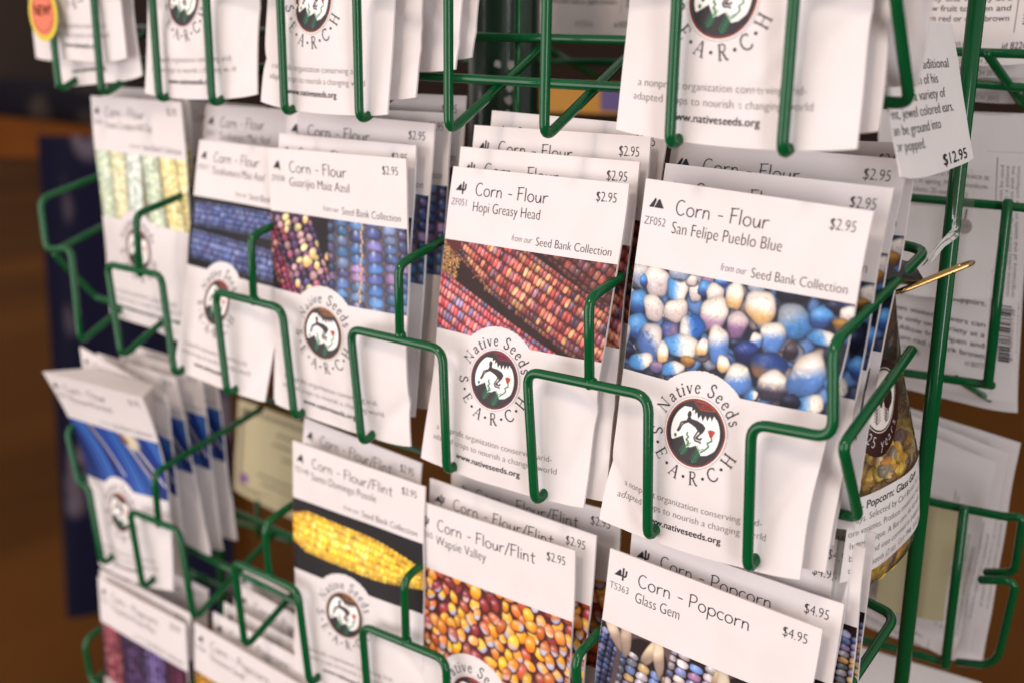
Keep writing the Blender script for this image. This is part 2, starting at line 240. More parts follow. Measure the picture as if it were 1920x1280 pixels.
def paper(name, col, trans=.18):
    m, nt, b = new_mat(name)
    tc = nt.nodes.new('ShaderNodeTexCoord')
    n = nt.nodes.new('ShaderNodeTexNoise')
    n.inputs['Scale'].default_value = 60
    n.inputs['Detail'].default_value = 4
    r = nt.nodes.new('ShaderNodeValToRGB')
    r.color_ramp.elements[0].position = .3
    r.color_ramp.elements[1].position = .75
    r.color_ramp.elements[0].color = (col[0] * .95, col[1] * .94, col[2] * .93, 1)
    r.color_ramp.elements[1].color = (*col, 1)
    nt.links.new(tc.outputs['Object'], n.inputs['Vector'])
    nt.links.new(n.outputs['Fac'], r.inputs['Fac'])
    nt.links.new(r.outputs['Color'], b.inputs['Base Color'])
    b.inputs['Roughness'].default_value = .48
    b.inputs['Specular IOR Level'].default_value = .35
    n2 = nt.nodes.new('ShaderNodeTexNoise')
    n2.inputs['Scale'].default_value = 140
    n2.inputs['Detail'].default_value = 5
    bp = nt.nodes.new('ShaderNodeBump')
    bp.inputs['Strength'].default_value = .25
    bp.inputs['Distance'].default_value = .0006
    nt.links.new(tc.outputs['Object'], n2.inputs['Vector'])
    nt.links.new(n2.outputs['Fac'], bp.inputs['Height'])
    nt.links.new(bp.outputs['Normal'], b.inputs['Normal'])
    t = nt.nodes.new('ShaderNodeBsdfTranslucent')
    t.inputs['Color'].default_value = (.86, .72, .58, 1)
    mx = nt.nodes.new('ShaderNodeMixShader')
    mx.inputs['Fac'].default_value = trans
    out = nt.nodes['Material Output']
    nt.links.new(b.outputs[0], mx.inputs[1])
    nt.links.new(t.outputs[0], mx.inputs[2])
    nt.links.new(mx.outputs[0], out.inputs['Surface'])
    return m

def printed(name, rough=.42):
    m, nt, b = new_mat(name)
    a = nt.nodes.new('ShaderNodeVertexColor')
    a.layer_name = 'print'
    nt.links.new(a.outputs['Color'], b.inputs['Base Color'])
    b.inputs['Roughness'].default_value = rough
    b.inputs['Specular IOR Level'].default_value = .18
    return m

def wood(name, c1, c2, scale=(1, 14, 1)):
    m, nt, b = new_mat(name)
    tc = nt.nodes.new('ShaderNodeTexCoord')
    mp = nt.nodes.new('ShaderNodeMapping')
    mp.inputs['Scale'].default_value = scale
    n = nt.nodes.new('ShaderNodeTexNoise')
    n.inputs['Scale'].default_value = 3
    n.inputs['Detail'].default_value = 6
    r = nt.nodes.new('ShaderNodeValToRGB')
    r.color_ramp.elements[0].position = .35
    r.color_ramp.elements[1].position = .7
    r.color_ramp.elements[0].color = (*c1, 1)
    r.color_ramp.elements[1].color = (*c2, 1)
    nt.links.new(tc.outputs['Object'], mp.inputs['Vector'])
    nt.links.new(mp.outputs['Vector'], n.inputs['Vector'])
    nt.links.new(n.outputs['Fac'], r.inputs['Fac'])
    nt.links.new(r.outputs['Color'], b.inputs['Base Color'])
    b.inputs['Roughness'].default_value = .9
    b.inputs['Specular IOR Level'].default_value = .08
    return m

def textile(name, base, motif, scale):
    m, nt, b = new_mat(name)
    tc = nt.nodes.new('ShaderNodeTexCoord')
    v = nt.nodes.new('ShaderNodeTexVoronoi')
    v.inputs['Scale'].default_value = scale
    r = nt.nodes.new('ShaderNodeValToRGB')
    r.color_ramp.elements[0].position = .05
    r.color_ramp.elements[0].color = (*base, 1)
    r.color_ramp.elements[1].position = .36
    r.color_ramp.elements[1].color = (*base, 1)
    e = r.color_ramp.elements.new(.12); e.color = (*motif, 1)
    e = r.color_ramp.elements.new(.22); e.color = (*motif, 1)
    nt.links.new(tc.outputs['Object'], v.inputs['Vector'])
    nt.links.new(v.outputs['Distance'], r.inputs['Fac'])
    nt.links.new(r.outputs['Color'], b.inputs['Base Color'])
    b.inputs['Roughness'].default_value = .95
    b.inputs['Specular IOR Level'].default_value = .1
    return m

M_PAPER = paper('white_packet_paper', (.805, .765, .765))
M_BACKPAPER = paper('white_back_paper', (.74, .70, .69), .1)
M_CARD = paper('white_card', (.80, .76, .74), .05)
M_CREAM = paper('cream_card', (.50, .45, .27), .05)
M_INK = simple('black_ink', (.030, .028, .034), .6, spec=.2)
M_GREYINK = simple('grey_ink', (.13, .12, .12), .6, spec=.2)
M_PRINT = printed('colour_print')
M_GREEN = simple('green_enamel', (.0002, .072, .019), .14, spec=.36, bump=(420, .06, .0005))
M_DKGREEN = simple('dark_green_enamel', (.002, .03, .012), .3, coat=.4)
M_CHIP = simple('bare_metal_chip', (.6, .58, .55), .5)
M_BLACK = simple('black_enamel', (.02, .016, .018), .3, coat=.3)
M_BRASS = simple('brass_wire', (.42, .27, .10), .2, metal=1.)
M_BROWN = simple('dark_brown_sticker', (.030, .008, .008), .35)
M_YELLOW = simple('yellow_sticker', (.56, .45, .02), .6)
M_SALMON = simple('salmon_sticker', (.66, .15, .075), .6)
M_DKRED = simple('dark_red_ink', (.22, .03, .015), .6)
M_PURPLE = simple('purple_print', (.20, .06, .25), .6)
M_BLUEWHITE = simple('greyblue_label', (.52, .53, .60), .5)

def film():
    m, nt, b = new_mat('clear_film')
    nt.nodes.remove(b)
    tr = nt.nodes.new('ShaderNodeBsdfTransparent')
    tr.inputs['Color'].default_value = (.93, .92, .90, 1)
    gl = nt.nodes.new('ShaderNodeBsdfGlossy')
    gl.inputs['Roughness'].default_value = .12
    df = nt.nodes.new('ShaderNodeBsdfDiffuse')
    df.inputs['Color'].default_value = (.7, .66, .62, 1)
    fr = nt.nodes.new('ShaderNodeFresnel')
    fr.inputs['IOR'].default_value = 1.45
    m1 = nt.nodes.new('ShaderNodeMixShader')
    m1.inputs['Fac'].default_value = .035
    m2 = nt.nodes.new('ShaderNodeMixShader')
    nt.links.new(tr.outputs[0], m1.inputs[1]); nt.links.new(df.outputs[0], m1.inputs[2])
    nt.links.new(fr.outputs[0], m2.inputs['Fac'])
    nt.links.new(m1.outputs[0], m2.inputs[1]); nt.links.new(gl.outputs[0], m2.inputs[2])
    tc = nt.nodes.new('ShaderNodeTexCoord')
    n = nt.nodes.new('ShaderNodeTexNoise'); n.inputs['Scale'].default_value = 90; n.inputs['Detail'].default_value = 3
    bp = nt.nodes.new('ShaderNodeBump'); bp.inputs['Strength'].default_value = .8; bp.inputs['Distance'].default_value = .002
    nt.links.new(tc.outputs['Object'], n.inputs['Vector']); nt.links.new(n.outputs['Fac'], bp.inputs['Height'])
    nt.links.new(bp.outputs['Normal'], gl.inputs['Normal']); nt.links.new(bp.outputs['Normal'], fr.inputs['Normal'])
    nt.links.new(m2.outputs[0], nt.nodes['Material Output'].inputs['Surface'])
    return m
M_FILM = film()

# ------------------------------------------------------------------ wire sweeping
def fillet(pts, r, seg=6):
    P = [Vector(p) for p in pts]
    out = [P[0]]
    for i in range(1, len(P) - 1):
        a, b, c = P[i - 1], P[i], P[i + 1]
        u, w = (a - b), (c - b)
        d = min(r, u.length * .45, w.length * .45)
        u.normalize(); w.normalize()
        p0, p1 = b + u * d, b + w * d
        for k in range(seg + 1):
            t = k / seg
            out.append(p0 * (1 - t) ** 2 + b * 2 * t * (1 - t) + p1 * t * t)
    out.append(P[-1])
    return out

def tube(pts, rad, sides=14):
    n = len(pts)
    V, F = [], []
    T = []
    for i in range(n):
        d = (pts[min(i + 1, n - 1)] - pts[max(i - 1, 0)])
        T.append(d.normalized())
    up = Vector((0.31, 0.27, .9))
    nrm = (up - T[0] * up.dot(T[0])).normalized()
    for i in range(n):
        if i:
            nrm = (nrm - T[i] * nrm.dot(T[i])).normalized()
        bn = T[i].cross(nrm)
        for k in range(sides):
            a = 2 * math.pi * k / sides
            V.append(pts[i] + (nrm * math.cos(a) + bn * math.sin(a)) * rad)
    for i in range(n - 1):
        for k in range(sides):
            k2 = (k + 1) % sides
            F.append((i * sides + k, i * sides + k2, (i + 1) * sides + k2, (i + 1) * sides + k))
    # rounded ends
    for e, sgn in ((0, -1), (n - 1, 1)):
        base = len(V)
        for k in range(sides):
            V.append(pts[e] + (V[e * sides + k] - pts[e]) * .6 + T[e] * sgn * rad * .45)
        V.append(pts[e] + T[e] * sgn * rad * .55)
        for k in range(sides):
            k2 = (k + 1) % sides
            q = (e * sides + k, e * sides + k2, base + k2, base + k)
            F.append(q if sgn > 0 else q[::-1])
            t = (base + k, base + k2, base + sides)
            F.append(t if sgn > 0 else t[::-1])
    return [tuple(v) for v in V], F

def blob(c, r, rx=1., seed=0):
    """small lumpy weld bead"""
    V, F = [], []
    ns, nr = 8, 5
    for j in range(nr + 1):
        th = math.pi * j / nr
        for k in range(ns):
            a = 2 * math.pi * k / ns
            d = Vector((math.sin(th) * math.cos(a), math.sin(th) * math.sin(a), math.cos(th)))
            f = 1 + .25 * noise.noise(d * 2 + Vector((seed, 0, 0)))
            V.append(tuple(Vector(c) + Vector((d.x * r * rx, d.y * r, d.z * r)) * f))
    for j in range(nr):
        for k in range(ns):
            k2 = (k + 1) % ns
            F.append((j * ns + k, (j + 1) * ns + k, (j + 1) * ns + k2, j * ns + k2))
    return V, F

# the rack: one welded thing, each bent wire a part
rack = tag(empty('wire_display_rack', (-180, 75, -350)),
           'green enamelled wire rack with rows of pockets full of seed packets', 'display rack')
for i, (nm, r, fl, pts) in enumerate(WIRES):
    V, F = tube(fillet(pts, fl), r)
    if nm == 'side_guard' and len(pts) == 3 and pts[0][1] < 5:
        v2, f2 = blob((pts[0][0], pts[0][1] + .2, pts[0][2] + 2), 2.35, 1.15, i)
        F += [tuple(a + len(V) for a in f) for f in f2]
        V += v2
    mesh(nm, V, F, M_GREEN, rack, smooth=True)
# central spinner pole with chipped paint
px, py, pz = MISC['pole'][0]
V, F = tube([Vector((px, py, z)) for z in (-900, -300, 0, 300)], 17, 28)
pole = mesh('pole', V, F, M_DKGREEN, rack, smooth=True)
random.seed(5)
V, F = [], []
for (a, z, rr) in ((-60, 20, 1.6), (-38, 20, 2.2), (-36, 18, 2.0), (-60, 11, 1.5), (-40, 9, 1.9), (-42, 4, 2.2), (-44, -2, 1.4), (-39, 16, 1.2)):
    b = len(V)
    for k in range(9):
        t = 2 * math.pi * k / 9
        f = rr * random.uniform(.6, 1.2)
        aa = math.radians(a) + f * math.cos(t) / 17
        V.append((px + 17.15 * math.cos(aa), py + 17.15 * math.sin(aa), z + f * 1.1 * math.sin(t)))
    F.append(tuple(range(b, b + 9)))
mesh('paint_chip', V, F, M_CHIP, pole)
# flat plate between pole and frame
V = [(px - 14, py - 22, -12), (px + 26, py - 22, -12), (px + 26, py - 22, 27), (px - 14, py - 22, 27),
     (px - 14, py - 19, -12), (px + 26, py - 19, -12), (px + 26, py - 19, 27), (px - 14, py - 19, 27)]
BOXF = [(0, 1, 2, 3), (5, 4, 7, 6), (4, 0, 3, 7), (1, 5, 6, 2), (3, 2, 6, 7), (4, 5, 1, 0)]

# ------------------------------------------------------------------ lettering
_glyph = {}
def font_text(s, off=-.017):
    key = (s, off)
    if key not in _glyph:
        c = bpy.data.curves.new('tmp', 'FONT')
        c.body = s; c.size = 1; c.resolution_u = 3; c.offset = off
        o = bpy.data.objects.new('tmp', c)
        COL.objects.link(o)
        bpy.context.view_layer.update()
        me = o.evaluated_get(bpy.context.evaluated_depsgraph_get()).to_mesh()
        v = np.array([(p.co.x, p.co.y) for p in me.vertices]).reshape(-1, 2)
        f = [tuple(p.vertices) for p in me.polygons]
        bpy.data.objects.remove(o)
        bpy.data.curves.remove(c)
        _glyph[key] = (v, f)
    return _glyph[key]

class Ink:
    """flat lettering in packet millimetres, x right and y down"""
    def __init__(self):
        self.v, self.f, self.mi, self.m = [], [], [], 0
    def add(self, v, f):
        b = len(self.v)
        self.v += [tuple(p) for p in v]
        self.f += [tuple(i + b for i in q) for q in f]
        self.mi += [self.m] * len(f)
    def text(self, s, x, y, cap, xs=.84, anchor='l', slant=0., fit=None, vert=False, bold=0., off=-.017):
        v, f = font_text(s, off)
        if not len(v): return
        k = cap / .686
        p = v * k
        p = np.column_stack([(p[:, 0] + slant * p[:, 1]) * xs, -p[:, 1]])
        w = p[:, 0].max()
        if fit: p[:, 0] *= fit / w; w = fit
        if anchor == 'r': p[:, 0] -= w
        if anchor == 'c': p[:, 0] -= w / 2
        offs = [(0, 0)] + ([(bold, 0), (0, bold), (bold, bold)] if bold else [])
        for ox, oy in offs:
            if vert: self.add(np.column_stack([x + p[:, 1] + oy, y - p[:, 0] + ox]), f)
            else: self.add(p + np.array([x + ox, y + oy]), f)
    def ribbon(self, pts, w):
        P = np.asarray(pts, float)
        n = len(P)
        ws = np.full(n, w) if np.isscalar(w) else np.asarray(w)
        d = np.gradient(P, axis=0)
        d /= np.linalg.norm(d, axis=1)[:, None] + 1e-9
        nn = np.column_stack([-d[:, 1], d[:, 0]])
        L = P + nn * ws[:, None] / 2; R = P - nn * ws[:, None] / 2
        self.add(np.vstack([L, R]), [(i, i + 1, n + i + 1, n + i) for i in range(n - 1)])
    def poly(self, pts):
        self.add(pts, [tuple(range(len(pts)))])
    def disc(self, x, y, r, n=10):
        self.poly([(x + r * math.cos(2 * math.pi * k / n), y + r * math.sin(2 * math.pi * k / n)) for k in range(n)])

def arc(cx, cy, rx, ry, a0, a1, n=12):
    t = np.radians(np.linspace(a0, a1, n))
    return np.column_stack([cx + rx * np.cos(t), cy + ry * np.sin(t)])

def sm(*pts):
    """smooth a short polyline (Catmull-Rom)"""
    P = [np.array(p, float) for p in pts]
    if len(P) < 3: return np.array(P)
    Q = [2 * P[0] - P[1]] + P + [2 * P[-1] - P[-2]]
    out = []
    for i in range(1, len(Q) - 2):
        a, b, c, d = Q[i - 1], Q[i], Q[i + 1], Q[i + 2]
        for t in np.linspace(0, 1, 5)[: 5 if i == len(Q) - 3 else 4]:
            out.append(.5 * (2 * b + (c - a) * t + (2 * a - 5 * b + 4 * c - d) * t * t + (3 * b - a - 3 * c + d) * t ** 3))
    return np.array(out)

L2 = lambda *p: np.array(p, float)
HAND = {  # hand-lettered face
    'C': (.80, [arc(.40, .5, .36, .5, 52, 318, 16)]),
    'o': (.72, [arc(.32, .3, .27, .3, 0, 360, 16)]),
    'r': (.54, [L2((.07, .6), (.06, 0)), sm((.07, .36), (.18, .53), (.32, .58), (.46, .57))]),
    'n': (.70, [L2((.07, .6), (.06, 0)), sm((.07, .38), (.2, .55), (.36, .57), (.46, .45), (.48, .2), (.49, 0))]),
    '-': (.52, [L2((.06, .38), (.42, .37))]),
    'F': (.66, [L2((.1, 1.02), (.08, 0)), L2((0, .97), (.58, 1.02)), L2((.02, .52), (.5, .57))]),
    'l': (.28, [L2((.1, 1.0), (.1, 0))]),
    'u': (.68, [sm((.06, .58), (.07, .25), (.16, .04), (.30, .02), (.42, .15), (.48, .4), (.49, .58)), L2((.49, .58), (.52, 0))]),
    '/': (.52, [L2((0, -.12), (.42, 1.04))]),
    'i': (.28, [L2((.1, .58), (.1, 0)), L2((.1, .76), (.1, .86))]),
    't': (.50, [sm((.2, .86), (.2, .3), (.22, .06), (.32, 0), (.4, .03)), L2((0, .57), (.44, .62))]),
    'P': (.72, [L2((.1, 1), (.07, 0)), sm((.02, .93), (.3, 1.02), (.52, .95), (.6, .76), (.5, .55), (.3, .46), (.09, .45))]),
    'p': (.70, [L2((.08, .58), (.06, -.38)), arc(.34, .3, .27, .29, 0, 360, 16)]),
    'c': (.60, [arc(.33, .3, .27, .29, 48, 312, 12)]),
    ' ': (.40, []),
}
def hand(ink, s, x, y, cap, w=.34):
    for ch in s:
        adv, st = HAND[ch]
        for p in st:
            ink.ribbon(np.column_stack([x + p[:, 0] * cap, y - p[:, 1] * cap]), w)
        x += adv * cap
    return x

TN, TK = .048, .108
SERIF = {
    'N': (.92, [(L2((.14, 0), (.14, 1)), TN), (L2((.1, 1), (.76, 0)), TK), (L2((.76, 0), (.76, 1)), TN), (L2((.02, 0), (.26, 0)), TN), (L2((.0, 1), (.14, 1)), TN), (L2((.64, 1), (.88, 1)), TN)]),
    'a': (.56, [(sm((.08, .5), (.2, .6), (.34, .58), (.4, .45), (.4, .1), (.5, .01)), .09), (sm((.4, .36), (.2, .32), (.08, .2), (.12, .03), (.26, .02), (.4, .14)), .075)]),
    't': (.40, [(sm((.17, .8), (.17, .4), (.18, .1), (.25, .0), (.36, .06)), .10), (L2((.02, .6), (.36, .6)), TN)]),
    'i': (.30, [(L2((.14, .6), (.14, 0)), .11), (L2((.03, 0), (.26, 0)), TN), (L2((.03, .57), (.14, .6)), TN), (L2((.14, .78), (.14, .90)), .12)]),
    'v': (.54, [(L2((.08, .6), (.28, 0)), .11), (L2((.28, 0), (.47, .6)), TN), (L2((0, .6), (.18, .6)), TN), (L2((.38, .6), (.55, .6)), TN)]),
    'e': (.56, [(L2((.08, .34), (.47, .38)), TN), (np.vstack([arc(.28, .31, .2, .3, 15, 330, 14)]), .085)]),
    'S': (.62, [(sm((.5, .82), (.42, .96), (.26, 1.), (.12, .88), (.12, .7), (.28, .54), (.46, .42), (.52, .22), (.4, .04), (.22, 0), (.08, .1), (.05, .24)), .10)]),
    's': (.45, [(sm((.36, .5), (.27, .6), (.14, .58), (.09, .46), (.2, .34), (.34, .24), (.36, .1), (.24, 0), (.1, .03), (.05, .14)), .08)]),
    'd': (.62, [(arc(.26, .3, .2, .3, 0, 360, 16), .085), (L2((.46, 1), (.46, .02)), .10), (L2((.36, 1), (.46, 1)), TN), (L2((.46, .02), (.57, .02)), TN)]),
    'E': (.70, [(L2((.16, 0), (.16, 1)), TK), (L2((.04, 0), (.6, 0)), TN), (L2((.04, 1), (.57, 1)), TN), (L2((.16, .52), (.46, .52)), TN), (L2((.6, 0), (.63, .2)), TN), (L2((.57, 1), (.58, .82)), TN), (L2((.46, .42), (.46, .62)), TN)]),
    'A': (.86, [(L2((.1, 0), (.42, 1)), TN), (L2((.42, 1), (.76, 0)), TK), (L2((.2, .36), (.62, .36)), TN), (L2((0, 0), (.24, 0)), TN), (L2((.62, 0), (.88, 0)), TN)]),
    'R': (.76, [(L2((.16, 0), (.16, 1)), TK), (sm((.16, 1), (.4, 1), (.55, .88), (.54, .66), (.4, .54), (.16, .52)), .075), (sm((.36, .52), (.54, .2), (.66, .02), (.78, 0)), .11), (L2((.04, 0), (.3, 0)), TN), (L2((.04, 1), (.2, 1)), TN)]),
    'C': (.80, [(arc(.46, .5, .4, .5, 45, 315, 18), .10), (L2((.74, .98), (.74, .72)), TN)]),
    'H': (.92, [(L2((.18, 0), (.18, 1)), TK), (L2((.72, 0), (.72, 1)), TK), (L2((.18, .52), (.72, .52)), TN), (L2((.05, 0), (.31, 0)), TN), (L2((.05, 1), (.31, 1)), TN), (L2((.59, 0), (.85, 0)), TN), (L2((.59, 1), (.85, 1)), TN)]),
}
def ring_letters(ink, cx, cy):
    # upper arc, clockwise
    s = 'Native Seeds'; cap = 4.5; R = 13.5
    tot = sum((.36 if c == ' ' else SERIF[c][0]) for c in s) * cap
    span = math.radians(146); a = -math.radians(75)
    k = span / tot
    for ch in s:
        if ch == ' ':
            a += .36 * cap * k; continue
        adv, st = SERIF[ch]
        am = a + adv * cap * k / 2
        ux, uy = math.cos(am), math.sin(am)      # along, and outward = (sin, -cos)
        for p, w in st:
            x = (p[:, 0] - adv / 2) * cap; y = R + p[:, 1] * cap
            ink.ribbon(np.column_stack([cx + x * ux + y * math.sin(am), cy + x * uy - y * math.cos(am)]), w * cap)
        a += adv * cap * k
    # lower arc, letters upright
    cap = 4.6; Ro = 18.0
    for i, ch in enumerate('SEARCH'):
        b = math.radians(80 - 29.2 * i)            # from straight down, positive to the left
        adv, st = SERIF[ch]
        ax, ay = math.cos(b), math.sin(b)      # reading direction on the lower arc
        ix, iy = math.sin(b), -math.cos(b)     # towards the centre
        ox, oy = cx - math.sin(b) * Ro, cy + math.cos(b) * Ro
        for p, w in st:
            x = (p[:, 0] - adv / 2) * cap; y = p[:, 1] * cap
            ink.ribbon(np.column_stack([ox + x * ax + y * ix, oy + x * ay + y * iy]), w * cap)
        if i < 5:
            b2 = b - math.radians(14.6)
            ink.disc(cx - math.sin(b2) * 15.9, cy + math.cos(b2) * 15.9, .55)

def icon(ink, kind):
    if kind == 'cactus':
        ink.poly([(3.0, 9.3), (5.3, 6.4), (5.6, 9.2)])
        for p in (L2((6.6, 10.6), (6.6, 5.6)), sm((6.6, 9.0), (5.6, 8.6), (5.4, 6.9)), sm((6.6, 9.0), (7.7, 8.6), (7.9, 6.4))):
            ink.ribbon(p, .62)
    elif kind == 'peaks':
        ink.poly([(2.6, 9.2), (4.8, 5.9), (5.2, 6.6), (4.4, 9.2)])
        ink.poly([(4.7, 9.2), (6.0, 6.4), (6.5, 6.2), (8.3, 9.2)])
    else:
        ink.poly([(2.9, 9.3), (5.6, 5.6), (6.6, 9.0)])
        ink.ribbon(L2((6.9, 10), (6.4, 5.8)), .5)

# ------------------------------------------------------------------ printed pictures (colour rasters)
def canvas(w, h, r, c):
    return {'a': np.tile(np.array(c, float), (int(h * r) + 1, int(w * r) + 1, 1)), 'r': r}

def ell(C, cx, cy, rx, ry, ang, c, c2=None, gd=None, ex=2.2, edge=.55, hl=.35, soft=.12, split=.0, wob=0.):
    a, r = C['a'], C['r']
    R = max(rx, ry) * 1.25
    y0, y1 = int(max(0, (cy - R) * r)), int(min(a.shape[0], (cy + R) * r + 2))
    x0, x1 = int(max(0, (cx - R) * r)), int(min(a.shape[1], (cx + R) * r + 2))
    if y1 <= y0 or x1 <= x0: return
    yy, xx = np.mgrid[y0:y1, x0:x1] / r
    ca, sa = math.cos(ang), math.sin(ang)
    u = ((xx - cx) * ca + (yy - cy) * sa) / rx
    v = (-(xx - cx) * sa + (yy - cy) * ca) / ry
    d = (np.abs(u) ** ex + np.abs(v) ** ex) ** (1 / ex)
    if wob:
        th = np.arctan2(v, u); q = cx * 3.7 + cy * 5.3
        d = d * (1 + wob * (np.sin(2 * th + q) + .7 * np.sin(3 * th + q * 2.1) + .5 * np.sin(5 * th + q * 1.3)))
    al = np.clip((1 - d) / soft, 0, 1)[..., None]
    col = np.tile(np.array(c, float), (*d.shape, 1))
    if c2 is not None:
        g = ((xx - cx) / rx * gd[0] + (yy - cy) / ry * gd[1])
        g = np.clip((g - split) * 1.6 + .5, 0, 1)[..., None]
        col = col * (1 - g) + np.array(c2, float) * g
    col = col * (1 - edge * np.clip(d, 0, 1)[..., None] ** 3)
    h = np.exp(-(((xx - cx) / rx + .25) ** 2 + ((yy - cy) / ry + .35) ** 2) / .10)[..., None]
    col = col + hl * h * (1 - col)
    a[y0:y1, x0:x1] = a[y0:y1, x0:x1] * (1 - al) + col * al

def cob(C, p0, p1, w, rows, kl, pal, rnd, ex=3.0, bg=(.12, .06, .06), dim=.5, jit=.12, hl=.3, taper=None, edge=.5):
    p0, p1 = np.array(p0, float), np.array(p1, float)
    L = np.linalg.norm(p1 - p0); e = (p1 - p0) / L; n = np.array([-e[1], e[0]])
    ang = math.atan2(e[1], e[0])
    tf = taper or (lambda s: 1.)
    for s in np.arange(0, L, w * .2):
        q = p0 + e * s
        ell(C, q[0], q[1], w * .45, w * .5 * tf(s / L), ang, bg, edge=.1, hl=0)
    m = 1.25
    for i in range(rows):
        t0 = -1 + 2 * (i + .5) / rows
        t = math.sin(t0 * m) / math.sin(m)
        hw = (math.sin((t0 + 1 / rows) * m) - math.sin((t0 - 1 / rows) * m)) / math.sin(m) / 2 * w / 2
        sh = 1 - dim * (abs(t0) ** 1.7) * (1.15 if t0 > 0 else .75)
        s = rnd.uniform(-.5, .5) * kl
        while s < L + kl * .5:
            k = kl * rnd.uniform(1 - jit, 1 + jit)
            f = tf(min(max(s / L, 0), 1))
            q = p0 + e * (s + k / 2) + n * t * w / 2 * f
            c = np.array(rnd.choice(pal)) * sh * rnd.uniform(.92, 1.16)
            ell(C, q[0], q[1], k * .55 * rnd.uniform(.92, 1.08), max(hw * f * 1.07, .2), ang + rnd.uniform(-.12, .12), c, np.clip(c * rnd.uniform(.7, 1.25), 0, 1), (rnd.uniform(-1, 1), 1), ex=ex, edge=edge, hl=hl * sh * rnd.uniform(.4, 1.3), soft=.16, wob=.035)
            s += k

def speckle(C, amt, seed):
    g = np.random.RandomState(seed)
    C['a'] *= 1 + amt * (g.rand(*C['a'].shape[:2], 1) - .5)

def pic_hopi(r):
    rnd = random.Random(3)
    C = canvas(80, 37, r, (.16, .08, .07))
    g = np.random.RandomState(1)
    for i in range(900):   # burlap
        x, y = rnd.uniform(-2, 11), rnd.uniform(-1, 18)
        if x < 10 - y * .12: ell(C, x, y, .55, .28, rnd.choice([0, 1.57]), np.array((.78, .58, .38)) * rnd.uniform(.55, 1.15), edge=.3, hl=.1)
    for s in np.linspace(0, 1, 14):
        ell(C, 8.5 + 30 * s, 2 + 30 * s ** 1.2, 5, 4, .7, (.14, .075, .065), edge=.0, hl=0, soft=.6)
    red = [(.90, .46, .38), (.84, .38, .34), (.76, .30, .29), (.93, .60, .44), (.97, .72, .50), (.76, .40, .42), (.62, .34, .40), (.52, .22, .23), (.34, .22, .30), (.86, .50, .46), (.66, .48, .56), (.92, .54, .42), (.80, .34, .30)]
    dk = [(.62, .30, .26), (.50, .22, .22), (.68, .40, .34), (.36, .20, .24), (.55, .34, .36), (.42, .18, .16)]
    pk = [(.94, .46, .46), (.88, .36, .40), (.96, .58, .54), (.74, .38, .50), (.58, .48, .66), (.82, .30, .34), (.92, .52, .54), (.66, .56, .70), (.90, .42, .44)]
    cob(C, (50, -9), (92, 13), 19, 6, 2.7, dk, rnd, bg=(.22, .10, .09), dim=.5, edge=.55)
    cob(C, (9.5, -1.5), (82, 30.5), 23.5, 7, 1.9, red, rnd, bg=(.34, .13, .12), dim=.52, taper=lambda s: .66 + .34 * min(1, s * 3.5), edge=.62, hl=.42)
    cob(C, (-6, 22.5), (62, 49), 22, 7, 1.95, pk, rnd, bg=(.42, .14, .16), dim=.42, edge=.6, hl=.42)
    for q in sm((17, 14), (20, 12.5), (23, 15), (24, 18)): ell(C, q[0], q[1], .3, .3, 0, (.62, .42, .34), edge=0, hl=0)
    speckle(C, .06, 2)
    return C

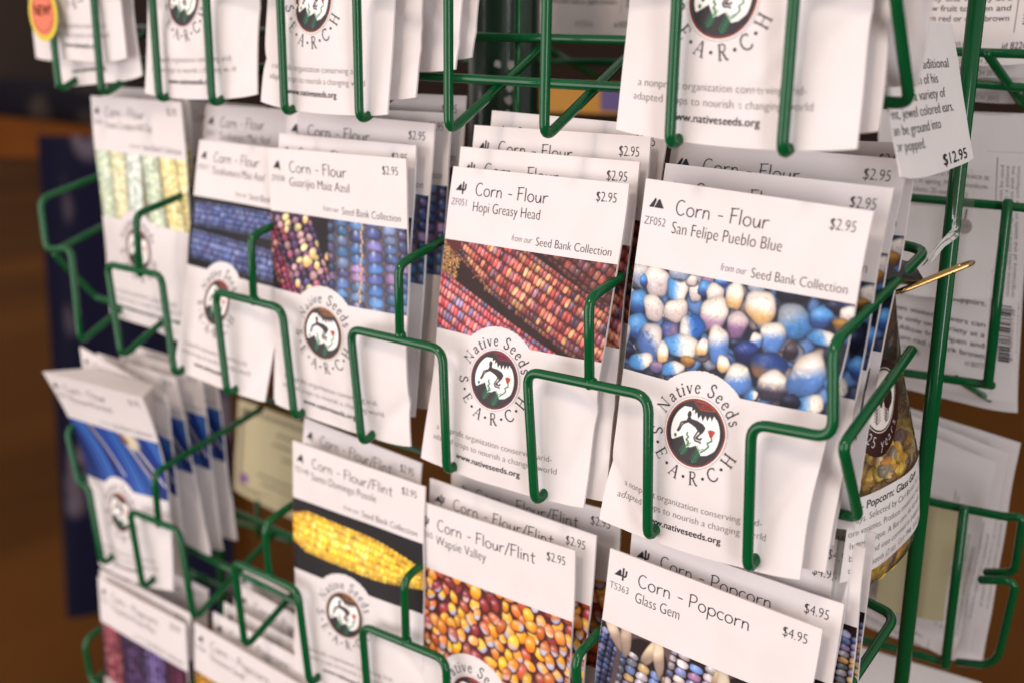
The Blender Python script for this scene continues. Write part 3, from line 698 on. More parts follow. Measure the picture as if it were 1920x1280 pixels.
def pic_blue_kernels(r):
    rnd = random.Random(8)
    C = canvas(80, 37, r, (.10, .11, .17))
    W, B, D, P, G = (.98, .93, .88), (.34, .60, .86), (.20, .30, .54), (.62, .50, .62), (.74, .55, .28)
    T = {'w': (W, (.80, .74, .74), (.3, .9), 0), 'b': (B, D, (.2, 1), .25), 'wg': ((.84, .82, .80), (.55, .60, .70), (.2, 1), 0),
         'wbR': (B, W, (1, -.1), 0), 'p': (P, (.40, .36, .52), (0, 1), 0), 'd': ((.16, .19, .32), (.08, .08, .14), (0, 1), 0),
         'wp': (W, (.66, .52, .66), (0, 1), .35), 'wo': (W, (.86, .70, .48), (0, 1), .3), 'gb': ((.62, .66, .72), (.28, .50, .74), (.5, .8), 0),
         'g': (G, (.5, .34, .2), (0, 1), 0), 'bw': ((.30, .55, .80), W, (.9, -.3), .2), 'dp': ((.36, .30, .36), (.18, .15, .2), (0, 1), 0),
         'wbd': (W, (.34, .50, .76), (.25, 1), -.02), 'pw': ((.86, .78, .78), (.52, .38, .54), (.1, 1), .1), 'wbR2': (W, (.16, .38, .70), (1, -.35), -.1),
         'bp': ((.26, .33, .58), (.5, .42, .56), (1, .3), 0), 'bwU': ((.30, .42, .66), (.90, .86, .84), (.7, -.8), .25), 'db': ((.18, .26, .55), (.10, .12, .30), (.2, 1), 0),
         'dg': ((.14, .25, .50), (.55, .40, .30), (-.1, 1), .25), 'wd': (W, (.22, .2, .26), (.1, 1), .15)}
    for i in range(150):
        ell(C, rnd.uniform(0, 80), rnd.uniform(0, 37), rnd.uniform(2, 4.5), rnd.uniform(2, 4), rnd.uniform(0, 3), rnd.choice([(.30, .42, .62), (.22, .24, .34), (.56, .58, .66), (.46, .40, .42), (.36, .50, .72), (.66, .60, .58)]), edge=.8, hl=.1, wob=.06)
    for x, y, rx, ry, t in MISC['kern']:
        c, c2, gd, sp = T[t]
        ell(C, x + .3, y + .6, rx * 1.20, ry * 1.20, 0, (.10, .12, .21), edge=0, hl=0, soft=.45, wob=.05)
        ell(C, x, y, rx * 1.13, ry * 1.13, rnd.uniform(-.3, .3), c, c2, gd, ex=2.2, edge=.42, hl=.22 if t[0] in 'bd' else .05, soft=.14, split=sp - .12, wob=.075)
        for k in range(34):
            q = rnd.uniform(0, 6.28); f = rnd.uniform(.0, .85)
            dx, dy = math.cos(q) * f, math.sin(q) * f
            g = min(1, max(0, (dx * gd[0] + dy * gd[1] - sp) * 1.6 + .5))
            cc = (np.array(c) * (1 - g) + np.array(c2) * g) * (rnd.uniform(.78, 1.16) - .18 * f * f) * np.array((rnd.uniform(.94, 1.04), 1, rnd.uniform(.92, 1.06)))
            ell(C, x + dx * rx, y + dy * ry, rx * rnd.uniform(.10, .34), ry * rnd.uniform(.06, .16), rnd.uniform(0, 3), np.clip(cc, 0, 1), edge=0, hl=0, soft=1.3)
    for p in (sm((24.5, 12), (22, 17), (24, 20), (18, 21), (14, 19)),):
        for q in p: ell(C, q[0] * .9 - 1, q[1] * .75, .28, .28, 0, (.8, .7, .55), edge=0, hl=0)
    speckle(C, .08, 4)
    return C

def pic_loose(r, seed, pal, tips, bg, size=(2.9, 4.0), n=260, tipp=.4):
    rnd = random.Random(seed)
    C = canvas(80, 37, r, bg)
    K = []
    tries = 0
    while len(K) < n and tries < 9000:
        tries += 1
        x, y = rnd.uniform(-2, 82), rnd.uniform(-2, 39)
        if all((x - a) ** 2 + (y - b) ** 2 > 3.9 ** 2 for a, b in K[-200:]): K.append((x, y))
    for x, y in K:
        a = rnd.gauss(1.2, .6); rx = rnd.uniform(*size); ry = rx * rnd.uniform(.60, .8)
        c = np.array(rnd.choice(pal)) * rnd.uniform(.8, 1.1)
        c2 = np.array(rnd.choice(tips)) if rnd.random() < tipp else c * np.array((1, .85, .6))
        ell(C, x + .3, y + .5, rx * 1.15, ry * 1.15, a, (.24, .09, .08), edge=0, hl=0, soft=.4)
        ell(C, x, y, rx, ry, a, np.clip(c, 0, 1), c2, (math.cos(a) * rnd.choice([1, -1]), math.sin(a)), ex=2.2, edge=.34, hl=.45, soft=.16, split=.35, wob=.03)
    speckle(C, .07, seed)
    return C

def pic_wapsie(r):
    return pic_loose(r, 12, [(.98, .68, .18), (.95, .58, .16), (.92, .52, .26), (.99, .76, .20), (.88, .48, .30), (.80, .40, .30), (.95, .64, .34), (.98, .72, .24), (.60, .22, .24)],
                     [(.78, .78, .88), (.86, .72, .70), (.70, .72, .86), (.96, .84, .68)], (.30, .12, .12), tipp=.5)

def pic_guarijio(r):
    rnd = random.Random(21)
    C = canvas(80, 37, r, (.10, .06, .09))
    dk = [(.30, .20, .36), (.44, .26, .44), (.24, .16, .28), (.66, .34, .44), (.62, .44, .56), (.34, .30, .52), (.90, .82, .58), (.80, .62, .64)]
    cob(C, (-4, -4), (18, 44), 17, 6, 2.6, [(.60, .22, .34), (.72, .36, .42), (.44, .16, .28), (.82, .56, .50), (.5, .26, .38)], rnd, bg=(.18, .06, .1), ex=2.3)
    cob(C, (8, -6), (34, 44), 24, 6, 3.4, dk, rnd, bg=(.08, .05, .07), ex=2.2, dim=.35, jit=.25, hl=.4)
    for x, y, s in ((27, 17, 2.6), (23.5, 21, 3.1), (30, 22, 2.2), (22, 2, 2.2), (18, 32, 2.2), (32, 34, 2.4), (10, 8, 1.8), (36, 17, 2)):
        ell(C, x, y, s * .8, s, .2, (.93, .86, .62), (.95, .75, .45), (0, 1), edge=.3, hl=.5)
    ell(C, 35, 8, 6, 10, 0, (.07, .04, .06), edge=0, hl=0, soft=.5)
    bl = [(.36, .52, .72), (.30, .44, .66), (.46, .58, .76), (.46, .44, .66), (.32, .36, .58), (.54, .62, .80), (.64, .52, .72), (.38, .48, .70)]
    cob(C, (57, -4), (60, 44), 43, 6, 4.4, bl, rnd, bg=(.42, .34, .32), ex=3.0, dim=.5, jit=.25, hl=.45, edge=.62)
    for y in range(0, 38, 2): ell(C, 55.5 + math.sin(y) * .5, y, .6, 1.2, 0, (.80, .66, .48), edge=.3, hl=0)
    speckle(C, .06, 5)
    return C

def pic_blue_cobs(r):
    rnd = random.Random(31)
    C = canvas(80, 37, r, (.07, .06, .08))
    pal = [(.34, .42, .66), (.26, .33, .56), (.42, .48, .70), (.36, .34, .56), (.5, .54, .74)]
    cob(C, (3, 9), (90, 8), 13, 6, 1.7, pal, rnd, bg=(.12, .14, .24), dim=.5)
    cob(C, (3, 25), (90, 28), 15, 6, 1.8, pal, rnd, bg=(.12, .14, .24), dim=.5)
    return C

def pic_pale_cobs(r):
    rnd = random.Random(41)
    C = canvas(80, 37, r, (.46, .44, .36))
    for i, x in enumerate((6, 20, 34, 48, 63, 77)):
        pal = [[(.80, .86, .74), (.74, .82, .74)], [(.88, .88, .70), (.92, .90, .74)], [(.78, .86, .84), (.86, .90, .86)]][i % 3] if i < 4 else [(.93, .87, .58), (.90, .83, .55), (.95, .90, .66)]
        cob(C, (x, -4), (x + (8 if i > 2 else 2), 44), 13, 5, 1.7, pal, rnd, bg=(.80, .76, .60), dim=.2, hl=.1, edge=.12)
    return C

def pic_blue_leaf(r):
    rnd = random.Random(51)
    C = canvas(80, 37, r, (.14, .20, .42))
    for i in range(40):
        x = rnd.uniform(-10, 80)
        c = rnd.choice([(.12, .22, .52), (.18, .34, .66), (.10, .15, .38), (.24, .44, .74)])
        for s in np.linspace(0, 1, 30): ell(C, x + 24 * s, -3 + 44 * s, 2.2, 1.6, .9, c, edge=.2, hl=0, soft=.5)
    for x, c in ((18, (.8, .74, .68)), (45, (.82, .7, .6)), (53, (.9, .88, .84))):
        for s in np.linspace(0, 1, 40): ell(C, x + 20 * s + 5 * s * s, -2 + 30 * s, .9, .9, 0, c, edge=.1, hl=0, soft=.5)
    ell(C, 56, 4, 9, 7, .3, (.80, .76, .66), edge=.2, hl=.1, soft=.4)
    ell(C, 50, 4, 5, 2.5, .5, (.46, .26, .16), edge=.2, hl=.1, soft=.4)
    return C

def pic_yellow_cob(r):
    rnd = random.Random(61)
    C = canvas(80, 37, r, (.10, .085, .095))
    cob(C, (.5, 15.2), (77.5, 18.6), 21.5, 7, 2.6, [(.99, .81, .26), (.98, .77, .20), (1., .86, .38), (.96, .74, .22)], rnd, bg=(.88, .60, .14), dim=.28, hl=.35, edge=.14,
        taper=lambda s: min(1, .55 + s * 5) * (1 if s < .6 else 1 - (s - .6) ** 1.6 * 2.1))
    for x, y in ((14, 11), (25, 13), (36, 16), (46, 18)): ell(C, x, y, 2, 1.6, .3, (.99, .90, .50), edge=.15, hl=.5, soft=.4)
    return C

def pic_glass(r):
    rnd = random.Random(71)
    C = canvas(80, 37, r, (.34, .28, .28))
    mix = [(.46, .56, .78), (.68, .68, .82), (.82, .64, .42), (.82, .78, .82), (.58, .52, .68), (.50, .52, .56), (.84, .70, .48), (.42, .50, .70)]
    pk = [(.86, .80, .82), (.74, .66, .78), (.56, .58, .80), (.90, .84, .80), (.70, .52, .68), (.46, .58, .82)]
    wr = [(.60, .26, .36), (.78, .60, .34), (.70, .70, .80), (.52, .34, .46), (.80, .66, .60), (.42, .24, .34)]
    cob(C, (2, 3), (-2, 44), 13, 5, 2.4, [(.3, .36, .55), (.5, .5, .66), (.24, .26, .4)], rnd, ex=2.3)
    cob(C, (20, 9), (17, 44), 20, 5, 3.1, mix, rnd, ex=2.5, hl=.5)
    cob(C, (40, 0), (37, 44), 21, 5, 3.1, pk, rnd, ex=2.5, hl=.5, dim=.35)
    cob(C, (60, 7), (57, 44), 20, 5, 3.1, wr, rnd, ex=2.5, hl=.5)
    cob(C, (76, 3), (76, 44), 15, 5, 2.6, mix, rnd, ex=2.3, hl=.4)
    for x, y, a, c in ((6, 3, 1.0, (.84, .76, .66)), (11, 3, 1.5, (.74, .64, .56)), (22, 4, 2.0, (.90, .82, .66)), (25, 5, 1.4, (.88, .80, .68)), (49, 2, 1.8, (.88, .76, .52)), (51, 5, 1.2, (.80, .74, .66)), (66, 3, 1.2, (.66, .58, .55))):
        ell(C, x, y, 8.0, 2.6, a, c, (.60, .52, .46), (1, .4), edge=.3, hl=.1, soft=.2, wob=.05)
    speckle(C, .06, 7)
    return C

def pic_purple_cobs(r):
    rnd = random.Random(81)
    C = canvas(80, 37, r, (.14, .08, .12))
    for x, pal in ((9, [(.62, .28, .34), (.72, .42, .44), (.5, .2, .28)]), (30, [(.30, .20, .36), (.36, .26, .46), (.22, .14, .26)]), (50, [(.44, .36, .60), (.5, .44, .66), (.32, .24, .46)]), (70, [(.40, .18, .28), (.30, .14, .26)])):
        cob(C, (x, -3), (x + 4, 44), 19, 6, 2.4, pal, rnd, ex=2.3, dim=.4)
    return C

def pic_gold_cobs(r):
    rnd = random.Random(91)
    C = canvas(80, 37, r, (.2, .12, .06))
    for x in (8, 27, 46, 66):
        cob(C, (x, -3), (x + 4, 44), 18, 6, 2.4, [(.86, .62, .2), (.8, .5, .16)], rnd, ex=2.3)
    return C

PICS = {'hopi': pic_hopi, 'sf': pic_blue_kernels, 'gua': pic_guarijio, 'maz': pic_blue_cobs, 'pale': pic_pale_cobs, 'blue': pic_blue_leaf, 'sd': pic_yellow_cob,
        'wa': pic_wapsie, 'gg': pic_glass, 'pur': pic_purple_cobs, 'pop': pic_gold_cobs}
_pc = {}
def picture(typ, r):
    k = (typ, r)
    if k not in _pc: _pc[k] = PICS[typ](r)['a']
    return _pc[k]

# the round emblem, 25 mm square raster
def fillp(C, pts, col):
    a, r = C['a'], C['r']
    P = np.asarray(pts, float) * r
    x0, y0 = np.floor(P.min(0)).astype(int); x1, y1 = np.ceil(P.max(0)).astype(int) + 1
    x0, y0 = max(x0, 0), max(y0, 0); x1, y1 = min(x1, a.shape[1]), min(y1, a.shape[0])
    if x1 <= x0 or y1 <= y0: return
    cov = np.zeros((y1 - y0, x1 - x0))
    for ox, oy in ((.25, .25), (-.25, .25), (.25, -.25), (-.25, -.25)):
        yy, xx = np.mgrid[y0:y1, x0:x1].astype(float)
        xx += ox; yy += oy
        ins = np.zeros(xx.shape, bool)
        for i in range(len(P)):
            (ax, ay), (bx, by) = P[i], P[i - 1]
            if ay == by: continue
            c = ((ay > yy) != (by > yy)) & (xx < (bx - ax) * (yy - ay) / (by - ay) + ax)
            ins ^= c
        cov += ins * .25
    a[y0:y1, x0:x1] = a[y0:y1, x0:x1] * (1 - cov[..., None]) + np.array(col) * cov[..., None]

_em = {}
def emblem(r, accent):
    key = (r, accent)
    if key in _em: return _em[key]
    C = canvas(26, 26, r, (.905, .885, .875))
    a = C['a']
    yy, xx = np.mgrid[0:a.shape[0], 0:a.shape[1]] / r
    d = np.hypot(xx - 13, yy - 13)
    def ring(r0, r1, c):
        al = np.clip((r1 - d) * r + .5, 0, 1) * np.clip((d - r0) * r + .5, 0, 1)
        a[:] = a * (1 - al[..., None]) + np.array(c) * al[..., None]
    RED = {'red': (.56, .26, .22), 'plum': (.48, .20, .26), 'tan': (.56, .38, .23)}[accent]
    BLK = (.20, .19, .20); WH = (.92, .90, .885); GRN = (.18, .46, .32)
    ring(12.25, 12.42, (.35, .33, .33))
    ring(0, 11.75, RED)
    ring(11.35, 11.5, (.30, .10, .08))
    ring(0, 11.1, BLK)
    S = lambda L: [(13 + x, 13 + y) for x, y in L]
    fillp(C, S([(9.7 * math.cos(t) + .05, 9.9 * math.sin(t) - .05) for t in np.linspace(0, 2 * math.pi, 60)]), WH)
    # dark hills
    fillp(C, S([(-9.8, 3.0), (-8.4, 4.0), (-4.3, 1.7), (-2.4, 5.6), (-.6, 5.0), (1.5, 3.9), (3.9, 7.0), (6.2, 6.4), (8.3, 4.8), (9.9, 3.0), (9.6, 6.5), (5, 10.2), (0, 11), (-5, 10.2), (-9, 6.6)]), BLK)
    # cloud with zigzag teeth
    top = [(-7.6, -8.1), (-2.6, -9.7), (0, -10.6), (5, -9.9), (8.2, -7.0)]
    z = [(7.4, -6.2), (6.4, -7.2), (5.9, -5.3), (5.0, -6.9), (4.2, -5.0), (3.3, -6.8), (2.5, -4.6), (1.5, -6.6), (.6, -5.0), (-.2, -7.2), (-1.0, -6.3), (-1.2, -7.9), (-2.3, -7.2), (-2.5, -8.4)]
    fillp(C, S(top + z), BLK)
    fillp(C, S([(-2.2, -10.4), (1.0, -8.1), (6.6, -8.6), (6.0, -10.2), (0, -11.3)]), RED)
    for k in range(3):
        o = k * .75
        fillp(C, S([(-1.6 + o, -10.3), (1.1 + o * .3, -8.55 - o), (5.8 - o, -9.0 - o * .6), (5.6 - o, -9.25 - o * .6), (1.2 + o * .3, -8.85 - o), (-1.2 + o, -10.5)]), (.25, .10, .09))
    # running figure
    fillp(C, S([(-3.0 + .82 * math.cos(t), -5.9 + 1.25 * math.sin(t)) for t in np.linspace(0, 6.3, 18)]), BLK)
    FIG = 1
    fillp(C, S([(-7.5 + .6 * math.cos(t), 2.3 + .7 * math.sin(t)) for t in np.linspace(0, 6.3, 14)]), GRN)
    # plants
    def line(P, w, c):
        P = np.array(P, float)
        for i in range(len(P) - 1):
            t = P[i + 1] - P[i]; t /= np.linalg.norm(t) + 1e-9; n = np.array([-t[1], t[0]]) * w / 2
            fillp(C, S([P[i] + n - t * .1, P[i + 1] + n + t * .1, P[i + 1] - n + t * .1, P[i] - n - t * .1]), c)
    fillp(C, S([(-3.4, -5.0), (-2.3, -5.1), (-1.9, -4.6), (.6, -4.45), (2.9, -3.75), (4.1, -2.7), (3.8, -1.5), (2.7, -.2), (1.5, -.9), (.2, -2.0), (-1.6, -2.7), (-3.2, -3.1), (-3.9, -3.6)]), BLK)
    line([(-3.0, -3.6), (-4.6, -3.1), (-5.9, -2.4), (-6.4, -.6), (-7.0, .7)], .62, BLK)
    line([(-3.2, -3.2), (-4.6, -2.5), (-5.4, -1.7), (-5.9, -.2), (-6.6, .8)], .5, BLK)
    line([(3.2, -1.2), (1.9, .3), (1.0, 1.5), (2.8, 1.6), (3.2, 1.0)], .7, BLK)
    line([(1.6, -1.4), (.9, .0), (.2, 1.5), (.9, 2.4), (2.9, 2.5), (3.1, 2.9)], .6, BLK)
    line([(-2.6, .2), (-2.9, 1.1), (-1.9, 1.7), (-2.7, 2.6), (-1.7, 3.4), (-1.9, 4.8)], .6, GRN)
    line([(6.9, .2), (7.2, 1.2), (5.6, 2.2), (6.4, 3.3), (5.0, 4.8), (3.7, 5.8)], .6, GRN)
    fillp(C, S([(5.0, -1.9), (5.8, -2.4), (7.2, -2.4), (8.0, -2.0), (7.0, .2), (6.3, .3)]), (.70, .28, .22))
    for q in (-.4, .3): line([(6.4 + q, -2.2), (6.6 + q * .4, -.2)], .14, (.3, .1, .08))
    for (x, y, ln) in ((-3.0, 6.6, 2.3), (2.0, 8.0, 2.7)):
        line([(x + .9, y - ln), (x - 1.0, y + ln * .75)], .3, GRN)
        for k in range(6):
            f = k / 5; bx, by = x + .9 - 1.9 * f, y - ln + ln * 1.75 * f
            line([(bx, by), (bx + 1.6, by - .9)], .26, GRN)
            line([(bx, by), (bx - .9, by - 1.5)], .26, GRN)
    _em[key] = a
    return a

# ------------------------------------------------------------------ seed packets
class Sheet:
    """a slightly bulging, creased packet between four measured corners"""
    def __init__(self, cs, bulge=3.0, seed=0, wr=.22, curl=0.):
        self.c = [np.array(p, float) for p in cs]     # TL TR BR BL
        tl, tr, br, bl = self.c
        e = (tr + br - tl - bl); d = (bl + br - tl - tr)
        n = np.cross(e, d); n /= np.linalg.norm(n)
        if n[1] > 0: n = -n
        self.n = n
        self.b, self.s, self.wr, self.curl = bulge, seed, wr, curl
        g = np.random.RandomState(seed + 77)
        self.cr = [(g.uniform(.05, .95), g.uniform(.3, .98), g.uniform(-1.1, 1.1), g.uniform(.05, .14), g.uniform(-.55, .5), g.rand() < .5) for _ in range(9)]
        self.cr += [(g.choice([.06, .94]), g.uniform(.55, .92), g.choice([-1.6, 1.6]), .06, -.8, True), (g.uniform(.8, .95), g.uniform(.72, .9), g.uniform(.5, 2), .07, -.7, True)]
        self.ph = g.uniform(0, 6.28, 12)
        self.uc = g.uniform(.42, .58)
        self.lean = 0.
        self.e = (tr - tl) / np.linalg.norm(tr - tl); self.W = np.linalg.norm(tr - tl)
        self.d = (bl - tl) / np.linalg.norm(bl - tl)
    def h(self, u, v):
        u = np.asarray(u, float); v = np.asarray(v, float)
        fu = np.sin(np.pi * np.clip(u, 0, 1)) ** .8 * (1 - .3 * ((u - self.uc) * 2) ** 2)
        gv = np.exp(-((v - .70) / .27) ** 2)
        gv = gv * np.clip((1.0 - v) / .16, 0, 1) ** .7
        z = self.b * fu * gv
        q = self.ph
        z = z + self.wr * (np.sin(5.1 * u + 3 * v + q[0]) * .6 + np.sin(9 * v - 4 * u + q[1]) * .5 + np.sin(13 * u + 7 * v + q[2]) * .22 + np.sin(21 * v + 4 * u + q[5]) * .10)
        low = np.clip((v - .40) / .25, 0, 1)
        for (cu, cv, sl, wd, am, cusp) in self.cr:       # creases around the seeds, some soft and some folded sharp
            dd = np.abs((u - cu) + sl * (v - cv)) / wd
            k = np.exp(-dd * 1.3) if cusp else np.exp(-dd ** 2)
            z = z + low * am * self.b * .60 * k * np.exp(-((v - cv) / .22) ** 2)
        z = z + self.curl * ((u - .5) * 2) ** 2 * np.clip(1 - v, 0, 1) ** 1.5
        if self.lean:
            z = z + self.lean * (1 - .2 * u) * np.clip((.50 - v) / .50, 0, 1) ** 1.6
        return z
    def at(self, u, v, off=0.):
        u = np.asarray(u, float); v = np.asarray(v, float)
        q = self.ph
        gv = np.exp(-((v - .70) / .25) ** 2)
        du = (.5 - u) * 2 * self.b * .42 * gv + .28 * np.sin(8 * v + q[6]) * np.abs(2 * u - 1) + .16 * np.sin(17 * v + q[7] + 3 * u)
        dv = -.45 * np.sin(5 * u + q[8]) * v + .9 * v ** 6 * (1 - (2 * u - 1) ** 2) - .9 * v ** 8 * np.abs(2 * u - 1) ** 6
        z = self.h(u, v) + off
        u = u[..., None]; v = v[..., None]
        tl, tr, br, bl = self.c
        p = (tl * (1 - u) + tr * u) * (1 - v) + (bl * (1 - u) + br * u) * v
        return p + self.n * z[..., None] + self.e * du[..., None] + self.d * dv[..., None]

def envelope(sh, parent, mat, nu=34, nv=48, thick=.85, name='envelope'):
    U, Vv = np.meshgrid(np.linspace(0, 1, nu), np.linspace(0, 1, nv))
    A = sh.at(U, Vv)
    hh = sh.h(U, Vv)
    back = A - sh.n * (thick + np.clip(hh, 0, None) * 1.25 * np.minimum(1, np.sin(np.pi * U) * 2))[..., None]
    V = np.vstack([A.reshape(-1, 3), back.reshape(-1, 3)])
    F = []
    N = nu * nv
    for j in range(nv - 1):
        for i in range(nu - 1):
            a, b, c, d = j * nu + i, j * nu + i + 1, (j + 1) * nu + i + 1, (j + 1) * nu + i
            F.append((a, d, c, b)); F.append((N + a, N + b, N + c, N + d))
    for i in range(nu - 1):
        F.append((i, i + 1, N + i + 1, N + i))
        k = (nv - 1) * nu + i
        F.append((k + 1, k, N + k, N + k + 1))
    for j in range(nv - 1):
        a, b = j * nu, (j + 1) * nu
        F.append((b, a, N + a, N + b))
        a, b = a + nu - 1, b + nu - 1
        F.append((a, b, N + b, N + a))
    o = mesh(name, V, F, mat, parent, smooth=True)
    me = o.data
    sm_ = np.ones(len(me.polygons), bool); sm_[2 * (nu - 1) * (nv - 1):] = False
    me.polygons.foreach_set('use_smooth', sm_)
    # keep the fold edges crisp
    es = me.attributes.new('sharp_edge', 'BOOLEAN', 'EDGE')
    bnd = set(list(range(nu)) + list(range(N - nu, N)) + list(range(0, N, nu)) + list(range(nu - 1, N, nu)))
    bnd |= {x + N for x in bnd}
    ev = np.empty(len(me.edges) * 2, np.int32); me.edges.foreach_get('vertices', ev)
    ev = ev.reshape(-1, 2)
    m = np.zeros(2 * N, bool); m[list(bnd)] = True
    es.data.foreach_set('value', (m[ev[:, 0]] & m[ev[:, 1]]))
    return o

def grid_print(sh, parent, name, img, r, x0, y0, Wd, Ht, off, keep=None, W=80., H=124., mat=None):
    ny, nx = img.shape[:2]
    xs = x0 + np.arange(nx) / r; ys = y0 + np.arange(ny) / r
    xs = np.minimum(xs, x0 + Wd); ys = np.minimum(ys, y0 + Ht)
    X, Y = np.meshgrid(xs, ys)
    P = sh.at(X / W, Y / H, off).reshape(-1, 3)
    I = np.arange(nx * ny).reshape(ny, nx)
    q = np.stack([I[:-1, :-1], I[1:, :-1], I[1:, 1:], I[:-1, 1:]], -1).reshape(-1, 4)
    cx = ((X[:-1, :-1] + X[1:, 1:]) / 2).ravel(); cy = ((Y[:-1, :-1] + Y[1:, 1:]) / 2).ravel()
    if keep is not None: q = q[keep(cx, cy)]
    return mesh(name, P, q.tolist(), mat or M_PRINT, parent, smooth=True, colors=img.reshape(-1, 3))

def ink_print(sh, parent, name, ink, off=.2, W=80., H=124., mat=None):
    if not ink.v: return None
    v = np.array(ink.v)
    P = sh.at(v[:, 0] / W, v[:, 1] / H, off)
    two = len(set(ink.mi)) > 1
    return mesh(name, P, ink.f, [M_INK, M_GREYINK] if two else (mat or M_INK), parent, midx=ink.mi if two else None)

SPEC = {  # heading, variety, code, icon, price, emblem accent
    'sf': ('Corn - Flour', 'San Felipe Pueblo Blue', 'ZF052', 'peaks', '$2.95', 'red'),
    'hopi': ('Corn - Flour', 'Hopi Greasy Head', 'ZF051', 'cactus', '$2.95', 'plum'),
    'gua': ('Corn - Flour', 'Guarijio Maiz Azul', 'ZF038', 'tree', '$2.95', 'tan'),
    'maz': ('Corn - Flour', 'Tarahumara Maiz Azul', 'ZF017', 'tree', '$2.95', 'red'),
    'pale': ('Corn - Flour', 'Yoeme Cornplant Hill Clay', 'ZF001', 'tree', '$2.95', 'red'),
    'blue': ('Corn - Flour', 'Mountain Pima Azul', 'ZF046', 'tree', '$2.95', 'red'),
    'sd': ('Corn - Flour/Flint', 'Santo Domingo Posole', 'TD148', 'tree', '$2.95', 'tan'),
    'wa': ('Corn - Flour/Flint', 'Wapsie Valley', 'TD365', 'cactus', '$2.95', 'red'),
    'gg': ('Corn - Popcorn', 'Glass Gem', 'TS363', 'cactus', '$4.95', 'red'),
    'pur': ('Corn - Popcorn', 'Chapalote Pinole Maiz', 'TP035', 'tree', '$2.95', 'red'),
    'pop': ('Corn - Popcorn', 'Onaveno Small', 'TF007', 'tree', '$2.95', 'red'),
    'top': ('', '', '', None, '', 'red'), 'sch': ('', '', '', None, '', 'red'), 'fold': ('', '', '', None, '', 'plum'), 'new': ('', '', '', None, '', 'red'),
}
FIRST = {}
WORDS = ['second', 'third', 'fourth', 'fifth']
LAB = {
    'sf': ('blue and white kernels', 'middle row, right end'),
    'hopi': ('red corn cobs', 'middle row'),
    'gua': ('dark purple and blue cobs', 'middle row'),
    'maz': ('blue cobs lying sideways', 'middle row'),
    'pale': ('pale cream upright cobs', 'middle row, far left'),
    'blue': ('blue husk leaves', 'row below, far left'),
    'sd': ('one yellow cob on black', 'row below'),
    'wa': ('loose orange kernels', 'row below'),
    'gg': ('multicoloured gem cobs', 'row below, right end'),
    'pur': ('upright purple and red cobs', 'bottom row, far left'),
    'pop': ('golden cobs', 'bottom row'),
}
TOPLAB = {
    'top': ['largest packet of the top row, emblem and web address above the blue kernels packet', 'packet directly behind the large top right packet, only its edge showing', 'rearmost of the packets in the top right pocket, beside the price card'],
    'sch': ['top row packet with emblem left of the empty pocket, front of its stack', 'second packet edge behind the emblem packet left of the empty pocket', 'third packet edge behind the emblem packet left of the empty pocket', 'rearmost packet edge beside the empty top pocket'],
    'fold': ['top row packet with creased lower right corner, next to the tilted packet'],
    'new': ['top left packet carrying a round yellow and orange sticker', 'tilted packet hanging lowest behind the packet with the orange sticker', 'leftmost packet corner peeking out behind the orange sticker'],
}
BACKLAB = {
    'bk1': ['packet back with black growing notes at the upper right, front one', 'packet bottom edge just below the upper right growing notes', 'third packet bottom edge below the upper right growing notes', 'lowest packet bottom edge above the gap at the upper right'],
    'bk2': ['packet back with small print and barcode behind the right post', 'packet edge showing just below the packet back with barcode'],
    'bk3': ['packet back behind the cream sheet at the lower right', 'middle packet back in the lower right rear stack', 'tallest packet back in the lower right rear stack'],
    'bk4': ['blurred white packet top at the bottom edge right of the post'],
    'mid': ['grey shaded packet back seen through the empty top pocket'],
}
GROUP_F = 'white corn seed packets in the rack pockets'
GROUP_B = 'white packet backs on the far side of the rack'
HI = {'sf': 4.2, 'hopi': 4.2, 'wa': 4.2, 'gg': 4.0, 'gua': 3.2, 'sd': 3.0}
BUL = {'sf': 3.9, 'hopi': 4.0, 'gua': 3.8, 'top': 3.8, 'sch': 3.6, 'fold': 4.6, 'wa': 3.4, 'gg': 2.8, 'maz': 3.4}

